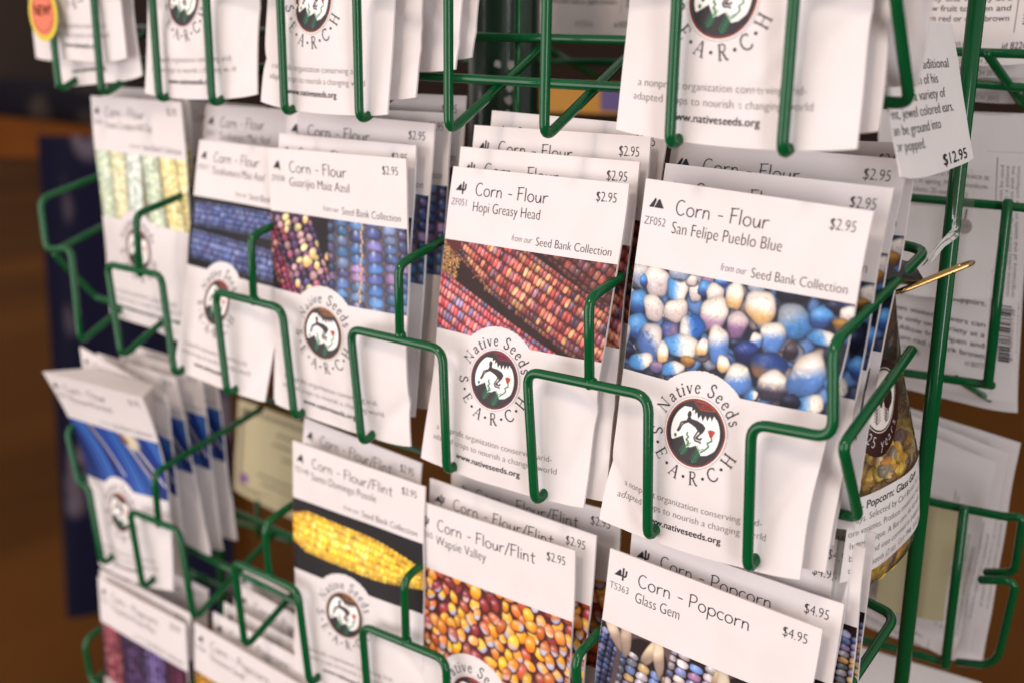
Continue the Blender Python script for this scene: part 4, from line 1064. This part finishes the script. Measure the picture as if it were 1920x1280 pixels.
def back_print(ink, key, W, H):
    if key in ('bk1', 'mid'):
        f = W / 64.
        body = ['Plant in spring after frost has', 'passed. Isolate from others and', 'Grow only one variety at a', 'time. Allow fruit to ripen and', 'isolates turn red or dark brown']
        for i, s in enumerate(body):
            ink.text(s, W * .835, H - (34.5 - i * 4.0) + .9, 2.35, anchor='r', fit=min(W * .80, .43 * W * len(s) / 14.5), off=0.)
        ink.text('10/2016', W * .60, H - 6.6, 3.0, anchor='r')
        ink.text('id 8226', W * .975, H - 6.4, 2.7, anchor='r', off=0.)
        ink.text('SEARCH 2015', W * .8, H - .9, 2.2, anchor='r')
        ink.ribbon(L2((W * .88, H - 60), (W * .88, H - 13)), .22)
        x = H - 45
        rnd = random.Random(4)
        while x < H - 16:
            w = rnd.choice([.3, .5, .8]); ink.poly([(W * .925, x), (W * .985, x), (W * .985, x + w), (W * .925, x + w)]); x += w + rnd.choice([.35, .5, .8])
    elif key == 'bk2':
        for i, s in enumerate(['Collected in New Mexico at', '5000 ft. in spring. Mild to medium-', 'hot. Packets: 25 seeds (3 g).']):
            ink.text(s, W * .775, 26.5 + i * 3.9, 2.3, anchor='r' if i < 2 else 'l') if i < 2 else ink.text(s, W * .14, 26.5 + i * 3.9, 2.3)
        for i, s in enumerate(['Likes shade at heat in hot', 'climates. Provide support.', '', 'Bees visited flowers can', 'Grow only one variety at a', 'time. Allow fruit ripen and', 'turn red or dark brown']):
            if s: ink.text(s, W * .80, 75 + i * 4.5, 2.35, anchor='r', fit=W * .028 * len(s), off=0.)
        ink.text('10/2016', W * .36, 107.5, 3.2, anchor='r')
        ink.text('id.8077', W * .80, 106.5, 2.3, anchor='r')
        ink.ribbon(L2((W * .825, 17), (W * .825, 104)), .2)
        ink.ribbon(L2((1, 16), (W * .99, 14.5)), .08)
        for i, s in enumerate(['seed bank support that they will not be used', 'for commercial purposes with a patent', 'outcome unless there are agreements with the', 'originators of the seeds in the collection']):
            ink.text(s, W * (.868 + .035 * i), 74, 1.55, vert=True, fit=54)
        rnd = random.Random(9); x = 78.
        while x < 101:
            w = rnd.choice([.3, .5, .9]); ink.poly([(W * .89, x), (W * .965, x), (W * .965, x + w), (W * .89, x + w)]); x += w + rnd.choice([.3, .45, .8])
        ink.text('8179491010128', W * .985, 101, 1.5, vert=True, fit=22)
    elif key == 'bk3':
        for i in range(5):
            ink.text('for commercial purposes unless there are agreements with', W * (.80 + .045 * i), 88, 1.5, vert=True, fit=66 - 5 * i)
        ink.ribbon(L2((W * .76, 20), (W * .76, 104)), .2)
        ink.text('Zea mays', W * .5, 38, 2.2, anchor='r')
        for i in range(3): ink.text('Grow only one variety at a time', W * .7, 98 + 5 * i, 2.0, anchor='r', fit=W * .6)

count = {}
for idx, (key, typ, row, cs, kw) in enumerate(PACKS):
    k = count.get(key, 0); count[key] = k + 1
    front = k == 0
    isback = typ.startswith('back')
    bl = (np.array(cs[3]) + np.array(cs[2])) / 2
    t = empty('seed_packet', tuple(bl))
    if key in LAB:
        d, where = LAB[key]
        lab = ('packet picturing %s, front of its stack, %s' % (d, where)) if front else ('%s packet in the stack behind the front one picturing %s' % (WORDS[k - 1], d))
    elif key in TOPLAB: lab = TOPLAB[key][k]
    else: lab = BACKLAB[key][k]
    tag(t, lab, 'seed packet', GROUP_B if isback else GROUP_F)
    b = BUL.get(key, 2.4) if front else random.Random(idx).uniform(1.2, 2.0)
    if isback: b = 1.2
    sh = Sheet(cs, b, idx, .34 if not isback else .2, curl=random.Random(idx + 9).uniform(-.5, .3))
    far = key in ('pale', 'new', 'fold', 'blue', 'pur', 'pop', 'maz')
    sh.lean = kw.get('lean', 0.)
    envelope(sh, t, M_BACKPAPER if isback else M_PAPER, 30 if far else 40, 44 if far else 60)
    if isback:
        W = float(np.linalg.norm(np.array(cs[1]) - np.array(cs[0]))); H = float(np.linalg.norm(np.array(cs[3]) - np.array(cs[0])))
        ink = Ink(); back_print(ink, key, W, H)
        ink_print(sh, t, 'printed_text', ink, .2, W, H)
        continue
    title, var, code, ic, price, acc = SPEC[typ]
    head, cost, ring, foot = Ink(), Ink(), Ink(), Ink()
    if title:
        hand(head, title, 13.0, 10.5, 5.0)
        icon(head, ic)
        cost.text(price, 75.8, 7.3, 3.6, .86, 'r', fit=8.5)
        if key not in ('wa', 'gg'):
            head.text('Seed Bank Collection', 76.8, 26.7, 3.3, .84, 'r', fit=32.6)
            head.m = 1
            head.text('from our', 33.0, 26.2, 2.6, .80, 'l', slant=.22, fit=9.6)
        head.m = 1
        if front or k == 1:
            head.text(code, 1.4, 15.2, 2.8, .80)
            head.m = 0
            head.text(var, 12.3, 16.9, 4.1, .80, fit=min(41, 2.02 * len(var)))
    if front:
        cx, cy = 35.0, 81.2
        ring_letters(ring, cx, cy)
        foot.m = 1
        foot.text('a nonprofit organization conserving arid-', 6.8, 108.3, 2.5, .84, fit=57.5)
        foot.text('adapted crops to nourish a changing world', 5.4, 112.8, 2.5, .84, fit=61)
        r = {'sf': 6, 'hopi': 6, 'top': 6, 'wa': 5, 'gua': 5, 'sch': 5}.get(key, 3)
        grid_print(sh, t, 'emblem', emblem(r, acc), r, cx - 13, cy - 13, 26, 26, .14, lambda x, y: (x - cx) ** 2 + (y - cy) ** 2 < 12.6 ** 2)
    if front or key == 'new':
        foot.m = 0
        foot.text('www.nativeseeds.org', 18.8, 117.6, 2.4, .84, fit=31.5, bold=.16)
    for nm, ik in (('heading_text', head), ('price_text', cost), ('ring_lettering', ring), ('footer_text', foot)):
        ink_print(sh, t, nm, ik)
    if typ in PICS:
        r = HI.get(key, 2.2) if front else 1.6
        if key in ('gg', 'wa', 'sf', 'gua') and not front: r = 2.6
        y0, y1 = 29.3, 66.3
        grid_print(sh, t, 'picture', picture(typ, r), r, 0.15, y0, 79.7, y1 - y0, .10,
                   (lambda x, y: ((x - 34.8) ** 2 + (y - 80.5) ** 2 > 20.4 ** 2)) if front else None)
    if key == 'new' and front:
        sx, sy, sz = MISC['sticker'][0]
        def disc(name, rad, off, mat, par):
            n = 40
            V = []
            for yo in (sy - off, sy - off + .25):
                V += [(sx + rad * math.cos(2 * math.pi * i / n), yo, sz + rad * math.sin(2 * math.pi * i / n)) for i in range(n)]
            F = [tuple(range(n)), tuple(range(2 * n - 1, n - 1, -1))] + [(i, n + i, n + (i + 1) % n, (i + 1) % n) for i in range(n)]
            return mesh(name, V, F, mat, par)
        st = disc('sticker', 14.0, .5, M_YELLOW, t)
        disc('inner_disc', 11.0, .8, M_SALMON, st)
        ti = Ink(); ti.text('NEW!', 0, 1.2, 5.4, .85, 'c', bold=.3)
        for a0, a1 in ((20, 160), (200, 340)): ti.ribbon(arc(0, 0, 9.2, 9.2, a0, a1, 24), .35)
        mesh('sticker_text', [(sx + x, sy - 1.0, sz - y) for x, y in ti.v], ti.f, M_DKRED, st)

# ------------------------------------------------------------------ price card
tl, tr, br, bl = [np.array(p) for p in MISC['card']]
t = tag(empty('price_card', tuple((bl + br) / 2)), 'white card printed with a corn description and $12.95, hanging before the post', 'price card')
class Flat(Sheet):
    def __init__(self, cs, toward):
        Sheet.__init__(self, cs, 0, 3, 0, 0)
        if self.n @ np.array(toward) < 0: self.n = -self.n
        self.amp = 0
    def h(self, u, v):
        return .5 * np.sin(3 * np.asarray(u) + 1) * np.asarray(v) + 0 * np.asarray(v)
sh = Flat([tl, tr, br, bl], (1, 0, 0))
envelope(sh, t, M_CARD, 12, 12, .4, 'card')
W, H = 70., float(np.linalg.norm(tr - br))
ink = Ink()
for i, (s, rt, ft) in enumerate((('A traditional', 10.8, 37), ('heirloom corn of his', 23.5, 52), ('has a variety of', 18.3, 40), ('translucent, jewel colored ears.', 12.6, 78), ('Kernels can be ground into', 28, 64), ('cornmeal or popped.', 45.5, 47))):
    ink.text(s, W - rt, 15.2 + i * 4.95, 3.3, .80, 'r', fit=ft, off=-.006)
ink.text('POPCORN K', W - 40, 9.5, 3.6, .8, 'r')
ink.text('$12.95', W - 6.8, 46.6, 3.5, .80, 'r', fit=25, bold=.3)
vv = np.array(ink.v); ink.f = [f for f in ink.f if min(vv[i, 0] for i in f) > .5]; ink.mi = [0] * len(ink.f)
ink_print(sh, t, 'printed_text', ink, .15, W, H)

# ------------------------------------------------------------------ clear bag of kernels hanging by the stack
t = tag(empty('seed_bag', (-2, 58, -155)), 'clear plastic bag of mixed corn kernels with a white text label', 'seed bag')
ZT, ZB = -46., -157.
def bag_edges(z):
    zz = np.array([-46, -56, -76, -112, -140, -157.]); r = np.array([53, 57.5, 67.5, 90.5, 99.5, 101]); l = np.array([45, 43, 38, 27, 24, 24.])
    return np.interp(-z, -zz, l), np.interp(-z, -zz, r)
def bag_thick(v):
    return np.interp(v, [0, .12, .35, .6, .85, .95, 1], [.6, 1.2, 3.2, 7.0, 7.5, 5, .4])
def bag_at(u, v, side=1, off=0.):
    z = ZT + (ZB - ZT) * v
    l, r = bag_edges(z)
    corner = np.clip((v - .93) / .07, 0, 1) ** 2 * 5 * (np.abs(u - .5) * 2) ** 3
    y = l + (r - l) * u
    w = bag_thick(v) * np.sin(np.pi * np.clip(u, 0.0, 1)) ** .55 + .35 * np.sin(9 * u + 14 * v) * np.sin(np.pi * u)
    x = -6.5 + side * (w * (1 if side > 0 else .35) + off)
    return np.stack([x, y, z + corner], -1)
nu, nv = 34, 46
U, Vv = np.meshgrid(np.linspace(0, 1, nu), np.linspace(0, 1, nv))
V, F = [], []
for sd in (1, -1):
    b = len(V) * 1
    P = bag_at(U, Vv, sd).reshape(-1, 3)
    V += P.tolist()
    for j in range(nv - 1):
        for i in range(nu - 1):
            q = (b + j * nu + i, b + j * nu + i + 1, b + (j + 1) * nu + i + 1, b + (j + 1) * nu + i)
            F.append(q if sd < 0 else q[::-1])
mesh('plastic_film', V, F, M_FILM, t, smooth=True)
# kernels
rnd = random.Random(17)
V, F, MI = [], [], []
KM = [simple('kernel_' + n, c, .35, coat=.3) for n, c in (('gold', (.86, .52, .06)), ('amber', (.84, .34, .05)), ('cream', (.85, .66, .34)), ('mauve', (.26, .15, .14)), ('brown', (.34, .16, .06)), ('yellow', (.92, .66, .08)), ('grey', (.36, .31, .22)))]
ns, nr = 9, 6
for kk in range(300):
    v = rnd.uniform(.53, .975); u = rnd.uniform(.34, .95)
    thick = float(bag_thick(v)) * math.sin(math.pi * u) ** .55 - 2.2
    if thick < .4: continue
    p = bag_at(np.array(u), np.array(v), 1)
    c = Vector((-6.5 + rnd.choice([1, 1, -.3]) * rnd.uniform(.4, 1) * thick, p[1], p[2]))
    R = Matrix.Rotation(rnd.uniform(0, 6.3), 3, 'X') @ Matrix.Rotation(rnd.uniform(-.5, .5), 3, 'Z')
    sx, sy, sz = rnd.uniform(1.5, 2.1), rnd.uniform(2.4, 3.1), rnd.uniform(3.4, 4.6)
    b = len(V)
    for j in range(nr + 1):
        th = math.pi * j / nr
        for i in range(ns):
            a = 2 * math.pi * i / ns
            d = Vector((math.sin(th) * math.cos(a) * sx, math.sin(th) * math.sin(a) * sy * (.75 + .35 * math.cos(th)), math.cos(th) * sz))
            V.append(tuple(c + R @ d))
    m = rnd.choice([0, 0, 0, 1, 2, 2, 3, 4, 5, 5, 5, 6])
    for j in range(nr):
        for i in range(ns):
            F.append((b + j * ns + i, b + (j + 1) * ns + i, b + (j + 1) * ns + (i + 1) % ns, b + j * ns + (i + 1) % ns)); MI.append(m)
ko = mesh('corn_kernels', V, F, KM, t, smooth=True, midx=MI)
ko['kind'] = 'stuff'
# paper label wrapped on the front
class BagFace:
    """label millimetres: x along the bag (from its left limit), y down from z0"""
    def __init__(self, y0, z0): self.y0, self.z0 = y0, z0
    def at(self, X, Y, off=0.):
        z = self.z0 - np.asarray(Y, float); y = self.y0 + np.asarray(X, float)
        v = (z - ZT) / (ZB - ZT)
        l, r = bag_edges(z)
        return bag_at((y - l) / (r - l), v, 1, off)
bf = BagFace(0, 0)
z1, z2 = -112.5, -142.
gx, gy = np.meshgrid(np.linspace(0.02, .995, 40), np.linspace(0, 1, 24))
Z = z1 + (z2 - z1) * gy
l, r = bag_edges(Z)
Y = l + (r - l) * gx
P = bag_at(gx, (Z - ZT) / (ZB - ZT), 1, .35).reshape(-1, 3)
I = np.arange(40 * 24).reshape(24, 40)
q = np.stack([I[:-1, :-1], I[1:, :-1], I[1:, 1:], I[:-1, 1:]], -1).reshape(-1, 4)
lab = mesh('paper_label', P, q.tolist(), M_CARD, t, smooth=True)
ink = Ink()
bl_ = Ink()
rows = [('n \u2013 Popcorn: Glass Gem', 52, 2.9, .2), ('mays. Selected by Carl Barnes from', 61, 2.45, 0), ('orn varieties. Produces translucent, jewel', 62, 2.45, 0), ('h one unique. A flint corn, the kernels', 63, 2.45, 0), ('be ground into cornmeal or popped', 64, 2.45, 0), ('ts: +300 seeds (2 oz).  Cert 1946  Sold by', 66, 2.45, 0)]
for i, (s, fit, cap, bd) in enumerate(rows):
    ink.text(s, 27.5 + (i > 2) * .8, 117.2 + i * 4.45, cap, .8, fit=fit * .92, bold=bd)
ink.text('TS363', 80.5, 116.4, 2.5, .8, fit=8)
v = np.array(ink.v)
keep = v[:, 0] < 90.5
ok = [f for f in ink.f if all(keep[i] for i in f)]
mesh('label_text', bf.at(v[:, 0], v[:, 1], .5), ok, M_INK, lab)
# dark oval sticker
n = 40
cy_, cz_ = 43.5, 84.5
V, F = [bf.at(cy_, cz_, .45)], []
for k in range(1, 7):
    for i in range(n):
        a = 2 * math.pi * i / n
        V.append(bf.at(cy_ + 14.6 * k / 6 * math.cos(a), cz_ + 16.5 * k / 6 * math.sin(a), .45))
for i in range(n): F.append((0, 1 + i, 1 + (i + 1) % n))
for k in range(5):
    for i in range(n):
        F.append((1 + k * n + i, 1 + (k + 1) * n + i, 1 + (k + 1) * n + (i + 1) % n, 1 + k * n + (i + 1) % n))
V = [tuple(np.asarray(x).reshape(3)) for x in V]
stk = mesh('oval_sticker', V, F, M_BROWN, t, smooth=True)
wi = Ink()
fan = [(cy_ + 8.6 * math.cos(a), cz_ - 3.0 + 10.2 * math.sin(a)) for a in np.linspace(0, 6.283, 40)[:-1]]
for i in range(39): wi.add([(cy_, cz_ - 3), fan[i], fan[(i + 1) % 39]], [(0, 1, 2)])
wi.ribbon(arc(cy_, cz_ - 3, 9.4, 11.0, 0, 360, 40), .3)
for i, ch in enumerate('25 years'):
    a = math.radians(128 - i * 13.2)
    gv, gf = font_text(ch) if ch != ' ' else (np.zeros((0, 2)), [])
    if not len(gv): continue
    x = (gv[:, 0] - .25) * 5.6 * .8; y = -gv[:, 1] * 5.6
    rx, ry = cy_ + 13.0 * math.cos(a) , cz_ - 1.5 + 15.6 * math.sin(a)
    b = math.pi / 2 - a
    wi.add(np.column_stack([rx + x * math.cos(b) + y * math.sin(b) , ry - x * math.sin(b) + y * math.cos(b)]) - np.array([0, .4]), gf)
v = np.array(wi.v)
mesh('sticker_print', bf.at(v[:, 0], v[:, 1], .6), wi.f, simple('cream_sticker_print', (.72, .66, .60), .5), stk)
di = Ink()
di.poly([(cy_ - 6, cz_ - 3), (cy_ - 3, cz_ - 6), (cy_ - .5, cz_ - 2.5), (cy_ + 1.5, cz_ - 6.5), (cy_ + 5.5, cz_ - 1.5), (cy_ + 4, cz_ - 1), (cy_ + 1.5, cz_ - 4), (cy_, cz_), (cy_ - 2.5, cz_ - 3.5), (cy_ - 5, cz_ - 1)])
for x0 in (-2.5, 3):
    di.ribbon(L2((cy_ + x0, cz_ - 1.5), (cy_ + x0 - .6, cz_ + 5)), .3)
    for k in range(5):
        yb = cz_ - .5 + k * 1.1
        di.ribbon(L2((cy_ + x0 - .2, yb + .8), (cy_ + x0 + 1.8, yb - .4)), .25)
        di.ribbon(L2((cy_ + x0 - .2, yb + .8), (cy_ + x0 - 1.6, yb - .6)), .25)
v = np.array(di.v)
mesh('emblem_drawing', bf.at(v[:, 0], v[:, 1], .72), di.f, M_BROWN, stk)

# ------------------------------------------------------------------ binder clip
p0, p1, pa, pb, pc = [Vector(p) for p in MISC['clip']]
t = tag(empty('binder_clip', (-3, 54, -43)), 'small black binder clip with brass wire handles gripping the seed bag', 'binder clip')
ax = Vector((.15, .95, -.25)).normalized()          # along the clip's spine
out = (p1 - p0).normalized()
upv = out.cross(ax).normalized()
if upv.z < 0: upv = -upv
c0 = Vector((-7.5, 51, -41))
V, F = [], []
prof = [(-.2, 0.9), (4.5, 3.6), (8.2, 4.2), (9.0, 3.4), (9.0, -3.4), (8.2, -4.2), (4.5, -3.6), (-.2, -.9)]
for s in (-7.5, 7.5):
    for x, y in prof: V.append(tuple(c0 + ax * s + out * (x - 3) + upv * y))
m_ = len(prof)
F = [tuple(range(m_))[::-1], tuple(range(m_, 2 * m_))] + [(i, (i + 1) % m_, m_ + (i + 1) % m_, m_ + i) for i in range(m_)]
mesh('clip_body', V, F, M_BLACK, t)
fwd = Vector(CAM_R[2])
wdir = (fwd - out * fwd.dot(out)).normalized()
for sgn, nm in ((1, 'handle'), (-1, 'handle')):
    if sgn == 1:
        q = [p0 - wdir * 2.2, p0 + out * 4 - wdir * 2.6, p1 - out * 2 - wdir * 4.6, p1 - wdir * 2.5, p1 + wdir * 2.5, p1 - out * 2 + wdir * 4.6, p0 + out * 4 + wdir * 2.6, p0 + wdir * 2.2]
    else:
        b0 = c0 + upv * 2.5 - out * 3; b1 = b0 - out * 15 + upv * 7
        q = [b0 - ax * 2.2, b0 - (b0 - b1) * .2 - ax * 2.6, b1 - ax * 4.4, b1 + ax * 4.4, b0 - (b0 - b1) * .2 + ax * 2.6, b0 + ax * 2.2]
    V, F = tube(fillet(q, 2.2), .78, 10)
    mesh(nm, V, F, M_BRASS, t, smooth=True)

# clear tape twisted off the post
ta, tb, tc_, td = [Vector(p) for p in MISC['tape']]
t_in = []
V, F = [], []
pts = [(ta + Vector((-8, 22, 0)), 3.5), (tb + Vector((-9, 22, 0)), 3.8), (tc_ + Vector((-4, 22, 1)), 2.6), (tc_ * .5 + td * .5 + Vector((-1, 6, 2)), 1.4), (td, 1.0)]
for p, w in pts:
    V += [tuple(p + Vector((-w, -.8, 0))), tuple(p + Vector((0, -2.2, .6))), tuple(p + Vector((w, -.8, 0)))]
for i in range(len(pts) - 1):
    for k in range(2): F.append((3 * i + k, 3 * i + k + 1, 3 * i + k + 4, 3 * i + k + 3))
tp = mesh('clear_tape', V, F, M_FILM, None, smooth=True)
tag(tp, 'strip of clear tape twisted off the green post above the binder clip', 'tape')

# ------------------------------------------------------------------ flat paper goods on the far side
def sheet_thing(name, label, cat, cs, mat, thick=.5, group=None, toward=(0, -1, 0)):
    cs = [np.array(p, float) for p in cs]
    t = tag(empty(name, tuple((cs[2] + cs[3]) / 2)), label, cat, group)
    sh = Flat(cs, toward)
    return t, sh, envelope(sh, t, mat, 14, 14, thick, 'sheet')
t, sh, o = sheet_thing('hang_card', 'blank white card with a round hang hole hung over the barcode packet', 'hang card', MISC['hang'], M_CARD)
W = float(np.linalg.norm(sh.c[1] - sh.c[0])); H = float(np.linalg.norm(sh.c[3] - sh.c[0]))
ink = Ink(); ink.disc(W * .66, H * .2, 3.3, 24)
ink_print(sh, t, 'hang_hole', ink, .12, W, H, simple('hole_shade_grey', (.33, .29, .28), .8))
ink = Ink(); ink.text('craft', W * .60, H * .215, 2.0); ink.ribbon(L2((W * .66, 0.2), (W * .66, H * .2 - 3.3)), .8)
ink_print(sh, t, 'printed_text', Ink() if False else ink, .2, W, H, M_GREYINK)
t, sh, o = sheet_thing('cream_sheet', 'plain cream coloured sheet tucked in the lower right rear pocket', 'paper sheet', MISC['cream'], M_CREAM)
t, sh, o = sheet_thing('certificate_card', 'cream card with a thin dark border and a small purple flower', 'greeting card', MISC['cert'], M_CREAM)
W = float(np.linalg.norm(sh.c[1] - sh.c[0])); H = float(np.linalg.norm(sh.c[3] - sh.c[0]))
ink = Ink()
for m_ in (5, 7.2):
    for a, b in (((m_, m_), (W - m_, m_)), ((m_, H - m_), (W - m_, H - m_)), ((m_, m_), (m_, H - m_)), ((W - m_, m_), (W - m_, H - m_))):
        ink.ribbon(L2(a, b), 1.3 if m_ == 5 else .6)
ink.disc(10, 8, 2.6)
for y, x0, x1 in ((16, 44, 75), (24, 40, 80), (33, 52, 78), (52, 26, 80), (58, 30, 76)):
    xs = np.linspace(x0, x1, 60)
    ink.ribbon(np.column_stack([xs, y + .9 * np.sin(xs * 1.9) * np.sin(xs * .7 + y)]), .9)
ink_print(sh, t, 'printed_script', ink, .2, W, H, simple('brown_ink', (.045, .032, .026), .7))
ink = Ink()
for k in range(6):
    a = k * math.pi / 3; ink.disc(11 + 2.6 * math.cos(a), H - 14 + 2.6 * math.sin(a), 2.1)
ink.disc(11, H - 14, 1.6)
ink_print(sh, t, 'flower_print', ink, .25, W, H, M_PURPLE)

def slab(name, cs, depth, mat, label, cat, extra=None):
    cs = [Vector(p) for p in cs]
    n = (cs[1] - cs[0]).cross(cs[3] - cs[0]).normalized()
    if n.y < 0: n = -n
    V = [tuple(c) for c in cs] + [tuple(c + n * depth) for c in cs]
    o = mesh(name, V, [(0, 1, 2, 3), (7, 6, 5, 4), (4, 5, 1, 0), (5, 6, 2, 1), (6, 7, 3, 2), (7, 4, 0, 3)], mat)
    return tag(o, label, cat)
M_OCHRE = simple('ochre_cardboard', (.42, .20, .02), .7)
o = slab('cardboard_box', MISC['ochre'], 60, M_OCHRE, 'ochre yellow cardboard box far behind the empty top pocket', 'box')
c4 = [Vector(p) for p in MISC['purple']]
mesh('box_panel', [tuple(c + Vector((0, 4, 0))) for c in c4], [(0, 1, 2, 3)], simple('violet_panel', (.10, .07, .20), .7), o)

# ------------------------------------------------------------------ the shop behind
FLOOR_Z = -1200.
V = [(-14000, -3000, FLOOR_Z), (6000, -3000, FLOOR_Z), (6000, 11000, FLOOR_Z), (-14000, 11000, FLOOR_Z)]
fl = mesh('wood_floor', V, [(0, 1, 2, 3)], wood('floorboards', (.075, .027, .005), (.145, .052, .008), (.6, .09, 1)))
fl['kind'] = 'structure'
wl = mesh('back_wall', [(-14000, 6500, FLOOR_Z), (6000, 6500, FLOOR_Z), (6000, 6500, 2500), (-14000, 6500, 2500)], [(0, 1, 2, 3)], simple('dark_wall', (.035, .014, .008), .9))
wl['kind'] = 'structure'
def drape(name, cs, nu, nv, amp, mat, label, cat, waves=5):
    tl, tr, br, bl = [np.array(p, float) for p in cs]
    n = np.cross(tr - tl, bl - tl); n /= np.linalg.norm(n)
    U, V_ = np.meshgrid(np.linspace(0, 1, nu), np.linspace(0, 1, nv))
    u, v = U[..., None], V_[..., None]
    P = (tl * (1 - u) + tr * u) * (1 - v) + (bl * (1 - u) + br * u) * v
    P = P + n * (amp * np.sin(U * waves * 6.28 + 2 * V_) * (.3 + .7 * V_))[..., None]
    B = P + np.array([0, 2.5, 0])
    V = np.vstack([P.reshape(-1, 3), B.reshape(-1, 3)])
    I = np.arange(nu * nv).reshape(nv, nu)
    q = np.stack([I[:-1, :-1], I[1:, :-1], I[1:, 1:], I[:-1, 1:]], -1).reshape(-1, 4)
    F = q.tolist() + (q[:, ::-1] + nu * nv).tolist()
    return tag(mesh(name, V, F, mat, None, smooth=True), label, cat)
drape('hanging_textile', MISC['cloth'], 60, 30, 14, textile('indigo_textile', (.005, .005, .018), (.095, .075, .095), 9.0), 'dark indigo textile with pale blotches hanging left of the rack', 'textile', 3)
# wooden shelf with folded cloth
sb = slab('wooden_shelf', MISC['shelf'], 500, wood('orange_wood', (.12, .036, .006), (.19, .058, .009)), 'orange brown wooden shelf in the blurred background at the left', 'shelf')
for lx in (0, 1):
    a = Vector(MISC['shelf'][2 if lx else 3]) + Vector((-60 if lx else 500, 60, 0))
    zt = a.z + (20 if not lx else 30)
    V = [(a.x + dx, a.y + dy, z) for z in (FLOOR_Z, zt) for dx, dy in ((0, 0), (50, 0), (50, 50), (0, 50))]
    mesh('leg', V, [(0, 1, 5, 4), (1, 2, 6, 5), (2, 3, 7, 6), (3, 0, 4, 7), (4, 5, 6, 7)], wood('orange_wood_leg', (.10, .035, .006), (.16, .06, .008)), sb)
fc = [Vector(p) for p in MISC['folded']]
V, F = [], []
nn = 30
for j in range(4):
    for i in range(nn):
        u = i / (nn - 1)
        top = fc[0] * (1 - u) + fc[1] * u; bot = fc[3] * (1 - u) + fc[2] * u
        p = top * (1 - j / 3) + bot * (j / 3)
        p.y -= 12 * math.sin(math.pi * j / 3)
        p.z += 6 * math.sin(u * 11)
        V.append(tuple(p))
b = len(V)
V += [(x, y + 260, z) for x, y, z in V]
for j in range(3):
    for i in range(nn - 1):
        a = j * nn + i
        F += [(a, a + nn, a + nn + 1, a + 1), (b + a, b + a + 1, b + a + nn + 1, b + a + nn)]
for i in range(nn - 1): F += [(i, i + 1, b + i + 1, b + i), (3 * nn + i + 1, 3 * nn + i, b + 3 * nn + i, b + 3 * nn + i + 1)]
for e in (0, nn - 1):
    for j in range(3):
        q = (j * nn + e, b + j * nn + e, b + (j + 1) * nn + e, (j + 1) * nn + e); F.append(q if e == 0 else q[::-1])
tag(mesh('folded_textile', V, F, textile('dark_folded_textile', (.008, .007, .012), (.050, .038, .030), 7), None, smooth=True), 'folded dark cloth with a pale rosette lying on the wooden shelf', 'textile')

# ------------------------------------------------------------------ light
def area(name, loc, target, sx, sy, power, col):
    l = bpy.data.lights.new(name, 'AREA')
    l.shape = 'RECTANGLE'; l.size = sx; l.size_y = sy; l.energy = power; l.color = col
    o = bpy.data.objects.new(name, l); COL.objects.link(o)
    o.location = loc
    o.rotation_euler = (Vector(target) - Vector(loc)).to_track_quat('-Z', 'Y').to_euler()
    return o
TG = (-.18, 0, -.08)
area('window_light', (1.5, -1.0, .15), TG, .35, 1.5, 18, (.96, .95, 1.0))
area('shop_ceiling_light', (-.1, -1.3, 1.3), TG, .3, .3, 12, (1.0, .80, .68))
area('front_fill_light', (-1.0, -1.5, -.1), TG, 1.6, 1.4, 23, (1.0, .91, .91))  # soft fill added at the front left to even out the diffuse light
WORLD = .55
FOCUS, FSTOP, EXPO = .403, 6.6, 0.13

w = bpy.data.worlds.new('World'); scene.world = w; w.use_nodes = True
w.node_tree.nodes['Background'].inputs['Color'].default_value = (1, .91, .86, 1)
w.node_tree.nodes['Background'].inputs['Strength'].default_value = WORLD

# ------------------------------------------------------------------ camera
R = np.array(CAM_R)
cam = bpy.data.cameras.new('camera')
co = bpy.data.objects.new('camera', cam); COL.objects.link(co)
mw = Matrix(((R[0][0], -R[1][0], -R[2][0], CAM_P[0]), (R[0][1], -R[1][1], -R[2][1], CAM_P[1]), (R[0][2], -R[1][2], -R[2][2], CAM_P[2]), (0, 0, 0, 1)))
co.matrix_world = mw
cam.sensor_fit = 'HORIZONTAL'; cam.sensor_width = 36; cam.lens = CAM_F / 1920 * 36
cam.clip_start = .01; cam.clip_end = 60
cam.dof.use_dof = True; cam.dof.focus_distance = FOCUS; cam.dof.aperture_fstop = FSTOP
cam.dof.aperture_blades = 0
scene.camera = co

scene.view_settings.view_transform = 'Standard'
scene.view_settings.look = 'None'
scene.view_settings.exposure = EXPO
scene.view_settings.gamma = 1
scene.cycles.use_denoising = True
scene.cycles.max_bounces = 8
scene.cycles.sample_clamp_indirect = 8
